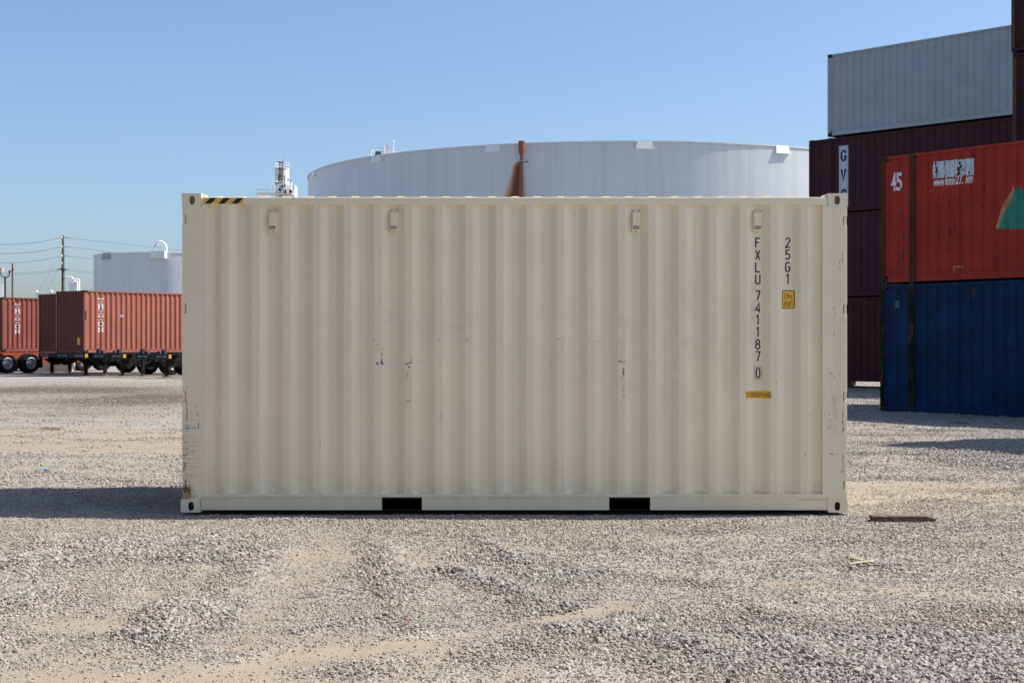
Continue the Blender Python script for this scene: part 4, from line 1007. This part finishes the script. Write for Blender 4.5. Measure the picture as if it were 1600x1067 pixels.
# ---------------------------------------------------------------- fence and concrete block behind the trailers
YFe = 92.0
fe = empty('chain_link_fence', (0, YFe, 0)); tag(fe, 'low grey chain-link fence with dark screening behind the trailers', 'fence')
for i in range(13):
    mb = MB(); x = -52 + i * 3.0; mb.tube([(x, 0, 0), (x, 0, 1.75)], .045, 6); mb.build('post', M['fence'], fe)
mb = MB(); mb.tube([(-52, 0, 1.72), (-16, 0, 1.72)], .03, 6); mb.tube([(-52, 0, .12), (-16, 0, .12)], .025, 6); mb.build('rail', M['fence'], fe)
mb = MB(); mb.box(-52, .06, .14, -16, .08, 1.68); mb.build('screen', M['screen'], fe)
mb = MB(); mb.prism([(0, 0), (2.0, 0), (2.0, .55), (1.6, 1.0), (.7, 1.0), (0, .55)], 'y', 0, 1.0); o = mb.build('concrete_block', M['concrete']); o.location = ((50 - 800) / SCZ(77), 77, 0); tag(o, 'cream concrete block under the left trailers', 'concrete block')

# ================================================================ GROUND
rng = np.random.default_rng(5)
def vnoise(x, y, s, seed):
    """smooth value noise"""
    x = x / s + seed * 17.3; y = y / s + seed * 9.1
    xi = np.floor(x).astype(np.int64); yi = np.floor(y).astype(np.int64); fx = x - xi; fy = y - yi
    fx = fx * fx * (3 - 2 * fx); fy = fy * fy * (3 - 2 * fy)
    def h(a, b):
        n = (a * 374761393 + b * 668265263 + seed * 1442695041) & 0x7fffffff
        n = ((n ^ (n >> 13)) * 1274126177) & 0x7fffffff
        return ((n ^ (n >> 16)) & 0xffff) / 65535.0
    return (h(xi, yi) * (1 - fx) + h(xi + 1, yi) * fx) * (1 - fy) + (h(xi, yi + 1) * (1 - fx) + h(xi + 1, yi + 1) * fx) * fy
def fbm(x, y, s, seed, o=4):
    t = 0; a = .5
    for i in range(o): t = t + a * vnoise(x, y, s / 2 ** i, seed + i); a *= .5
    return t / (1 - .5 ** o)
gy = lambda py: 1.546 * F_PX / (py - 535.5)
gx = lambda px, py: (px - 800) / F_PX * gy(py)
SAND = []   # (x, y, rx, ry, strength)
def blob(px, py, wpx, y0, y1, s): Y0, Y1 = gy(y1), gy(y0); SAND.append((gx(px, py), (Y0 + Y1) / 2, wpx / F_PX * gy(py), max(.1, (Y1 - Y0) / 2), s))
blob(60, 690, 300, 652, 735, .75); blob(250, 700, 120, 665, 730, .5); blob(1480, 768, 170, 748, 795, .8); blob(1350, 780, 60, 755, 800, .6)
blob(1060, 828, 190, 812, 850, .55); blob(420, 1040, 330, 990, 1075, .9); blob(120, 975, 130, 955, 995, .6); blob(330, 870, 60, 830, 930, .35); blob(520, 870, 60, 830, 940, .35); blob(900, 950, 160, 930, 972, .5); blob(130, 1040, 120, 1015, 1067, .5); blob(1450, 830, 160, 815, 860, .35)
blob(1400, 615, 60, 611, 624, .8); blob(640, 1010, 130, 985, 1035, .4); blob(1330, 950, 100, 930, 975, .25)
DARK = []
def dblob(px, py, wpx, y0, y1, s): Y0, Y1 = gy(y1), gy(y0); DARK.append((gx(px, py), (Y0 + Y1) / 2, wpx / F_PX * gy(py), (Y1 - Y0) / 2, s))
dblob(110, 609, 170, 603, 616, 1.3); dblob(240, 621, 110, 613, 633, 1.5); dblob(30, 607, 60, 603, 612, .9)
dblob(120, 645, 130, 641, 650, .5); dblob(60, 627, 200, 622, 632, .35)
def pline(x, y, pts, wd):
    """gaussian falloff around a path given by photographed ground marks"""
    P_ = [(gx(a, b), gy(b)) for a, b in pts]; d2 = np.full_like(x, 1e9)
    for (ax, ay), (bx, by) in zip(P_, P_[1:]):
        ux, uy = bx - ax, by - ay; t = np.clip(((x - ax) * ux + (y - ay) * uy) / (ux * ux + uy * uy), 0, 1)
        d2 = np.minimum(d2, (x - ax - t * ux) ** 2 + (y - ay - t * uy) ** 2)
    return np.exp(-d2 / wd ** 2)
RIDGES = [([(345, 828), (300, 880), (262, 940), (238, 992)], .12), ([(425, 828), (372, 890), (310, 960), (255, 1000)], .14), ([(588, 845), (600, 900), (620, 960), (655, 988)], .13),
    ([(690, 885), (780, 910), (885, 946)], .12), ([(735, 838), (820, 880)], .10), ([(820, 975), (960, 985), (1110, 1012)], .14), ([(1180, 985), (1300, 1030), (1400, 1067)], .14),
    ([(140, 990), (170, 985), (200, 990)], .08), ([(470, 985), (540, 975), (590, 965)], .10), ([(1360, 880), (1410, 882)], .15), ([(1090, 905), (1200, 960)], .12), ([(60, 830), (30, 900), (0, 960)], .16)]
TRACKS = [([(400, 1032), (650, 1002), (800, 976), (960, 944)], .10), ([(500, 830), (470, 890), (400, 960)], .16), ([(640, 850), (700, 930)], .12), ([(0, 1030), (150, 985), (250, 930)], .10), ([(1000, 880), (1180, 905), (1350, 925), (1600, 930)], .18)]
COARSE = []
for (px, py, wpx, y0, y1, st_) in ((50, 890, 110, 835, 960, .8), (170, 870, 120, 830, 900, .35), (1150, 1010, 330, 965, 1067, 1.0), (1480, 1020, 260, 975, 1067, 1.0), (540, 1050, 110, 1010, 1067, .8), (780, 1000, 120, 985, 1040, .6), (850, 920, 150, 880, 960, .5), (290, 950, 110, 900, 1000, .5), (1450, 700, 160, 690, 735, .6), (100, 752, 200, 742, 765, .5), (1130, 845, 200, 830, 875, .15), (1400, 900, 150, 870, 940, .35)):
    Y0, Y1 = gy(y1), gy(y0); COARSE.append((gx(px, py), (Y0 + Y1) / 2, wpx / F_PX * gy(py), (Y1 - Y0) / 2, st_))
def coarse_at(x, y):
    m = np.zeros_like(x)
    for (cx, cy, rx, ry, st_) in COARSE: m += st_ * np.exp(-((x - cx) / rx) ** 2 - ((y - cy) / ry) ** 2)
    for pts, wd in RIDGES: m += .6 * pline(x, y, pts, wd * 1.25)
    for i_, (pts, wd) in enumerate(TRACKS): m -= (.8 if i_ == 0 else .3) * pline(x, y, pts, wd * 1.4)
    nz = fbm(x * .8 + y * .25, y * 1.2, .9, 61, 5); return np.clip(m * (.25 + 1.3 * nz) + (nz - .50) * 1.5, 0, 1)
def sand_at(x, y):
    m = np.zeros_like(x)
    for (cx, cy, rx, ry, s) in SAND: m += s * np.exp(-((x - cx) / rx) ** 2 - ((y - cy) / ry) ** 2)
    for i_, (pts, wd) in enumerate(TRACKS): m += (.5 if i_ == 0 else .25) * pline(x, y, pts, wd)
    nz = fbm(x * .55 + y * .1, y * 1.5, 1.6, 3, 5); n2 = fbm(x, y * 1.4, .35, 73, 4); m = m * (.45 + .9 * n2) + (nz - .5) * 1.3 + (n2 - .5) * .6 + .08
    return np.clip(m - .6 * coarse_at(x, y), 0, 1)
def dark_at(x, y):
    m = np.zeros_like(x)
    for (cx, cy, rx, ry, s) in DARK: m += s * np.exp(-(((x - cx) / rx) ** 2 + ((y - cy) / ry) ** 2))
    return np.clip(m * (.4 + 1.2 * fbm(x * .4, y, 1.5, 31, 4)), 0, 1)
def height_at(x, y):
    far = np.clip((60 - np.hypot(x, y)) / 30, 0, 1)
    h = (fbm(x * .6, y, 1.6, 11, 5) - .5) * .07 + (fbm(x, y, .35, 21, 3) - .5) * .028
    # wheel ruts crossing the foreground at a slant
    rut = np.sin((x * .45 + y) * 2.6 + 2 * fbm(x, y, 3.0, 41, 2)) * .006
    rid = 0
    for pts, wd in RIDGES: rid = rid + pline(x, y, pts, wd)
    for pts, wd in TRACKS: rid = rid - .6 * pline(x, y, pts, wd)
    h = (h + rut + .020 * rid) * far
    near = np.exp(-(np.maximum(0, np.abs(x - .02) - 3.0) / .5) ** 2 - (np.maximum(0, np.abs(y - (YF + 1.2)) - 1.2) / .35) ** 2)
    return h * (1 - near) - .012 * near - .012
def axis_pts(lo, hi, step, far, g=1.22):
    a = list(np.arange(lo, hi + 1e-6, step)); s = step
    left = []; v = lo
    while v > -far: s *= g; v -= s; left.append(v)
    right = []; v = hi; s = step
    while v < far: s *= g; v += s; right.append(v)
    return np.array(left[::-1] + a + right)
xs = axis_pts(-9.0, 9.0, .05, 2500); ys = axis_pts(5.6, 19.0, .05, 2500, 1.06)
ys = ys[ys > -60]
XX, YY = np.meshgrid(xs, ys); ZZ = height_at(XX, YY)
nv = XX.size; co = np.stack([XX.ravel(), YY.ravel(), ZZ.ravel()], 1)
nx, ny = len(xs), len(ys)
idx = np.arange(nv).reshape(ny, nx)
quads = np.stack([idx[:-1, :-1].ravel(), idx[:-1, 1:].ravel(), idx[1:, 1:].ravel(), idx[1:, :-1].ravel()], 1)
me = bpy.data.meshes.new('ground'); me.vertices.add(nv); me.vertices.foreach_set('co', co.ravel())
me.loops.add(quads.size); me.loops.foreach_set('vertex_index', quads.ravel().astype(np.int32))
me.polygons.add(len(quads)); me.polygons.foreach_set('loop_start', (np.arange(len(quads)) * 4).astype(np.int32))
me.update(); me.validate(); me.shade_smooth()
at_ = me.attributes.new('sand', 'FLOAT', 'POINT'); at_.data.foreach_set('value', sand_at(XX, YY).ravel().astype(np.float32))
at_ = me.attributes.new('damp', 'FLOAT', 'POINT'); at_.data.foreach_set('value', dark_at(XX, YY).ravel().astype(np.float32))
k = NT('gravel ground'); v = k.co()
sa = k.n("ShaderNodeAttribute", attribute_name='sand').outputs['Fac']; dm = k.n("ShaderNodeAttribute", attribute_name='damp').outputs['Fac']
vo = k.n("ShaderNodeTexVoronoi"); vo.inputs['Scale'].default_value = 62; k.l(v, vo.inputs['Vector'])
vsep = k.n("ShaderNodeSeparateColor"); k.l(vo.outputs['Color'], vsep.inputs[0])
vo2 = k.n("ShaderNodeTexVoronoi"); vo2.inputs['Scale'].default_value = 26; k.l(v, vo2.inputs['Vector'])
vs2 = k.n("ShaderNodeSeparateColor"); k.l(vo2.outputs['Color'], vs2.inputs[0])
peb = k.mix(vsep.outputs[0], (.18, .168, .15), (.50, .465, .41)); peb = k.mix(k.math('MULTIPLY', vs2.outputs[1], .45), peb, (.40, .372, .325))
peb = k.mix(k.ramp(vs2.outputs[0], .86, .92), peb, (.12, .115, .11))
fine = k.noise(v, 160, 3, .6); sandc = k.mix(k.ramp(fine, .3, .7), (.245, .205, .150), (.37, .312, .232))
big_n = k.noise(v, .8, 5, .6); sandc = k.mix(k.math('MULTIPLY', k.ramp(big_n, .4, .7), .35), sandc, (.33, .285, .23))
msk = k.ramp(k.math('ADD', sa, k.math('MULTIPLY', k.math('SUBTRACT', k.noise(v, 14, 5, .7), .5), .9)), .28, .78)
cc = k.mix(msk, peb, sandc)
mn = k.noise(k.mp(v, (.5, 1.6, 1)), 1.2, 6, .65); cc = k.mix(k.math('MULTIPLY', k.ramp(mn, .45, .75), .30), cc, (.22, .20, .17))
fs = k.noise(k.mp(v, (.22, 1.0, 1), (3, 8, 0)), .9, 8, .75); cc = k.mix(k.math('MULTIPLY', k.ramp(fs, .46, .66), .42), cc, (.20, .185, .16))
sp_ = k.noise(v, 9, 4, .8); cc = k.mix(k.math('MULTIPLY', k.ramp(sp_, .52, .70), .35), cc, (.16, .15, .135))

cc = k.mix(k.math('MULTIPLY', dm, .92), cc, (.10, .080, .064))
k.l(cc, k.b.inputs['Base Color']); k.b.inputs['Roughness'].default_value = .9; k.b.inputs['Specular IOR Level'].default_value = .2
hgt = k.math('MULTIPLY', k.math('SUBTRACT', 1.0, vo.outputs['Distance']), k.math('SUBTRACT', 1.15, msk)); hgt = k.math('ADD', hgt, k.math('MULTIPLY', fine, .25))
k.bump(hgt, .9, .012)
me.materials.append(k.m)
go = bpy.data.objects.new('ground', me); col.objects.link(go); go['kind'] = 'structure'

# loose stones: point cloud with an instanced set of crushed-stone shapes
def scatter(y0, y1, dens, r0, r1, seed, thr=0.0):
    rg = np.random.default_rng(seed); xm = .50 * y1 + 2.0
    n = int(dens * 2 * xm * (y1 - y0)); x = rg.uniform(-xm, xm, n); y = rg.uniform(y0, y1, n)
    keep = np.abs(x) < .50 * y + 1.9
    s = sand_at(x, y); cl = coarse_at(x, y)
    pk = np.clip(1.0 - .95 * s, .12, 1) * np.clip(.62 + .6 * cl, .1, 1)
    keep &= rg.random(n) < pk
    inside = (np.abs(x - .02) < 3.0) & (y > YF + .02) & (y < YF + 2.3); keep &= ~inside
    x, y, s, cl = x[keep], y[keep], s[keep], cl[keep]
    r_ = (r0 + (r1 - r0) * rg.random(len(x)) ** 2.6) * (.70 + .60 * cl)
    z_ = height_at(x, y) + r_ * .25 + .012 * cl * rg.random(len(x))
    return np.stack([x, y, z_], 1), np.stack([r_, cl], 1)
A1, B1 = scatter(5.6, 9.5, 6500, .0042, .0135, 1)
A2, B2 = scatter(9.5, 15.5, 3600, .0050, .0155, 2)
A3, B3 = scatter(15.5, 26, 900, .0075, .020, 3)
A4, B4 = scatter(26, 40, 130, .012, .027, 4); a6, b6 = scatter(40, 58, 50, .013, .028, 6); A4 = np.concatenate([A4, a6]); B4 = np.concatenate([B4, b6])
A5, B5 = scatter(5.8, 24, 4.0, .016, .030, 5)
PT = np.concatenate([A1, A2, A3, A4, A5]); RC = np.concatenate([B1, B2, B3, B4, B5]); RR = RC[:, 0]; print('stones', len(PT))
me = bpy.data.meshes.new('gravel'); me.vertices.add(len(PT)); me.vertices.foreach_set('co', PT.ravel())
at_ = me.attributes.new('size', 'FLOAT', 'POINT'); at_.data.foreach_set('value', RR.astype(np.float32)); at_ = me.attributes.new('coarse', 'FLOAT', 'POINT'); at_.data.foreach_set('value', np.ascontiguousarray(RC[:, 1]).astype(np.float32))
gr = bpy.data.objects.new('gravel', me); col.objects.link(gr)
tag(gr, 'loose crushed grey and buff gravel stones covering the yard', 'gravel', kind='stuff')
k = NT('crushed stone'); oi = k.n("ShaderNodeObjectInfo"); pn_ = k.n('ShaderNodeAttribute', attribute_name='coarse', attribute_type='INSTANCER').outputs['Fac']; rp_ = k.n("ShaderNodeValToRGB"); k.l(oi.outputs['Random'], rp_.inputs[0])
els = rp_.color_ramp.elements; els[0].position = 0; els[0].color = (.16, .15, .14, 1); els[1].position = 1; els[1].color = (.58, .55, .50, 1)
for p_, c_ in ((.12, (.24, .228, .21)), (.35, (.36, .34, .305)), (.55, (.43, .39, .335)), (.7, (.40, .385, .36)), (.85, (.48, .45, .395)), (.93, (.46, .36, .27))):
    e_ = els.new(p_); e_.color = (*c_, 1)
nz_ = k.noise(k.co(), 3.0, 4); sc_ = k.mix(k.math('MULTIPLY', k.ramp(nz_, .35, .7), .35), rp_.outputs[0], (.40, .37, .33)); sc_ = k.mix(k.ramp(pn_, .15, .75), k.mix(1.0, sc_, (.83, .795, .735), 'MULTIPLY'), k.mix(1.0, sc_, (.78, .785, .77), 'MULTIPLY')); k.l(sc_, k.b.inputs['Base Color'])
k.b.inputs['Roughness'].default_value = .85; k.b.inputs['Specular IOR Level'].default_value = .25; STONE = k.m
ng = bpy.data.node_groups.new('stone scatter', 'GeometryNodeTree'); ng.interface.new_socket('Geometry', in_out='INPUT', socket_type='NodeSocketGeometry'); ng.interface.new_socket('Geometry', in_out='OUTPUT', socket_type='NodeSocketGeometry')
N = ng.nodes.new; Lk = ng.links.new
gi = N('NodeGroupInput'); gout = N('NodeGroupOutput'); jn = N('GeometryNodeJoinGeometry')
for i in range(6):
    ico = N('GeometryNodeMeshIcoSphere'); ico.inputs['Radius'].default_value = 1; ico.inputs['Subdivisions'].default_value = 1
    spn = N('GeometryNodeSetPosition'); rv = N('FunctionNodeRandomValue'); rv.data_type = 'FLOAT_VECTOR'; rv.inputs[0].default_value = (-.34,) * 3; rv.inputs[1].default_value = (.34,) * 3
    rv.inputs['Seed'].default_value = i * 7 + 1
    Lk(ico.outputs['Mesh'], spn.inputs['Geometry']); Lk(rv.outputs[0], spn.inputs['Offset'])
    tr = N('GeometryNodeTransform'); tr.inputs['Scale'].default_value = [(1.2, .9, .75), (1, 1, .8), (1.35, .8, .6), (.9, 1.2, .9), (1.1, 1, .55), (1, .85, 1)][i]
    Lk(spn.outputs[0], tr.inputs['Geometry'])
    sm_ = N('GeometryNodeSetMaterial'); sm_.inputs['Material'].default_value = STONE; Lk(tr.outputs[0], sm_.inputs['Geometry'])
    g2i = N('GeometryNodeGeometryToInstance'); Lk(sm_.outputs[0], g2i.inputs[0]); Lk(g2i.outputs[0], jn.inputs[0])
iop = N('GeometryNodeInstanceOnPoints'); Lk(gi.outputs[0], iop.inputs['Points']); Lk(jn.outputs[0], iop.inputs['Instance'])
iop.inputs['Pick Instance'].default_value = True
ri = N('FunctionNodeRandomValue'); ri.data_type = 'INT'; ri.inputs['Min'].default_value = 0; ri.inputs['Max'].default_value = 5
for s_ in ri.inputs:
    if s_.name == 'Max' and s_.type == 'INT': s_.default_value = 5
    if s_.name == 'Min' and s_.type == 'INT': s_.default_value = 0
Lk([o_ for o_ in ri.outputs if o_.type == 'INT'][0], iop.inputs['Instance Index'])
rr_ = N('FunctionNodeRandomValue'); rr_.data_type = 'FLOAT_VECTOR'; rr_.inputs[0].default_value = (-.5, -.5, 0); rr_.inputs[1].default_value = (.5, .5, 6.283)
Lk(rr_.outputs[0], iop.inputs['Rotation'])
na = N('GeometryNodeInputNamedAttribute'); na.data_type = 'FLOAT'; na.inputs[0].default_value = 'size'
Lk([o_ for o_ in na.outputs if o_.name == 'Attribute'][0], iop.inputs['Scale'])
Lk(iop.outputs[0], gout.inputs[0])
md = gr.modifiers.new('stones', 'NODES'); md.node_group = ng

# ---------------------------------------------------------------- litter on the ground
def gh(x, y): return float(height_at(np.array([x]), np.array([y]))[0])
Yt = gy(812.5); xa, xb = gx(1363, 812.5), gx(1464, 812.5)
mb = MB(); r_ = random.Random(2); n = 14
for i in range(n):
    a = xa + (xb - xa) * i / n; b = xa + (xb - xa) * (i + 1) / n
top = [.040 + .004 * r_.random() for i in range(n + 1)]; top[-1] = .018; top[-2] = .030
outl = [(xa + (xb - xa) * i / n, top[i]) for i in range(n + 1)]
mb.prism([(xa + .01, -.01)] + outl + [(xb - .01, -.01)], 'y', Yt, Yt + .12)
o = mb.build('timber_plank', M['timber']); o.location.z = gh((xa + xb) / 2, Yt) + .008; bev(o, .004, 2); tag(o, 'short dark brown plank lying on the ground right of the beige container', 'plank')
lf = []
def strip(name, pts, wd, mat, label, cat, lift=.012):
    mb = MB(); P_ = []
    for (px, py) in pts: x, y = gx(px, py), gy(py); P_.append(Vector((x, y, gh(x, y) + lift)))
    for i, (a, b) in enumerate(zip(P_, P_[1:])):
        u = (b - a).normalized(); s_ = Vector((-u.y, u.x, 0)); w0 = wd * (1 if i else .3); w1 = wd * (.3 if i == len(P_) - 2 else 1)
        for zz in (0, -.004): mb.poly([a + s_ * w0 + Vector((0, 0, zz + .006)), b + s_ * w1 + Vector((0, 0, zz + .006)), b - s_ * w1 + Vector((0, 0, zz)), a - s_ * w0 + Vector((0, 0, zz))])
    o = mb.build(name, mat); tag(o, label, cat); return o
strip('dry_leaf', [(1325, 867), (1335, 871), (1345, 875), (1353, 879)], .020, M['leaf'], 'dry yellowish leaf blade slanting down, upper one of the pair on the gravel', 'leaf', .02)
strip('dry_leaf', [(1328, 882), (1340, 881), (1355, 880), (1366, 877)], .016, M['leaf'], 'dry yellowish leaf blade lying flat, lower one of the pair on the gravel', 'leaf', .016)
strip('wrapper', [(59, 735), (67, 735.5), (78, 737)], .05, M['wrap'], 'small blue and white wrapper on the gravel at left', 'litter', .03)
strip('scrap_strip', [(62, 672), (78, 671), (95, 673)], .09, M['scrap'], 'brown scrap lying on the sandy patch at left', 'litter', .03)
strip('scrap_strip', [(1480, 660.5), (1500, 661.3), (1515, 662)], .06, M['scrap'], 'brown scrap lying in front of the blue container', 'litter', .02)
strip('wrapper', [(632, 973.5), (637, 974.5), (641, 975.5)], .008, plain('pink litter', (.5, .2, .17), .6), 'tiny pink litter piece in the foreground gravel', 'litter', .014)
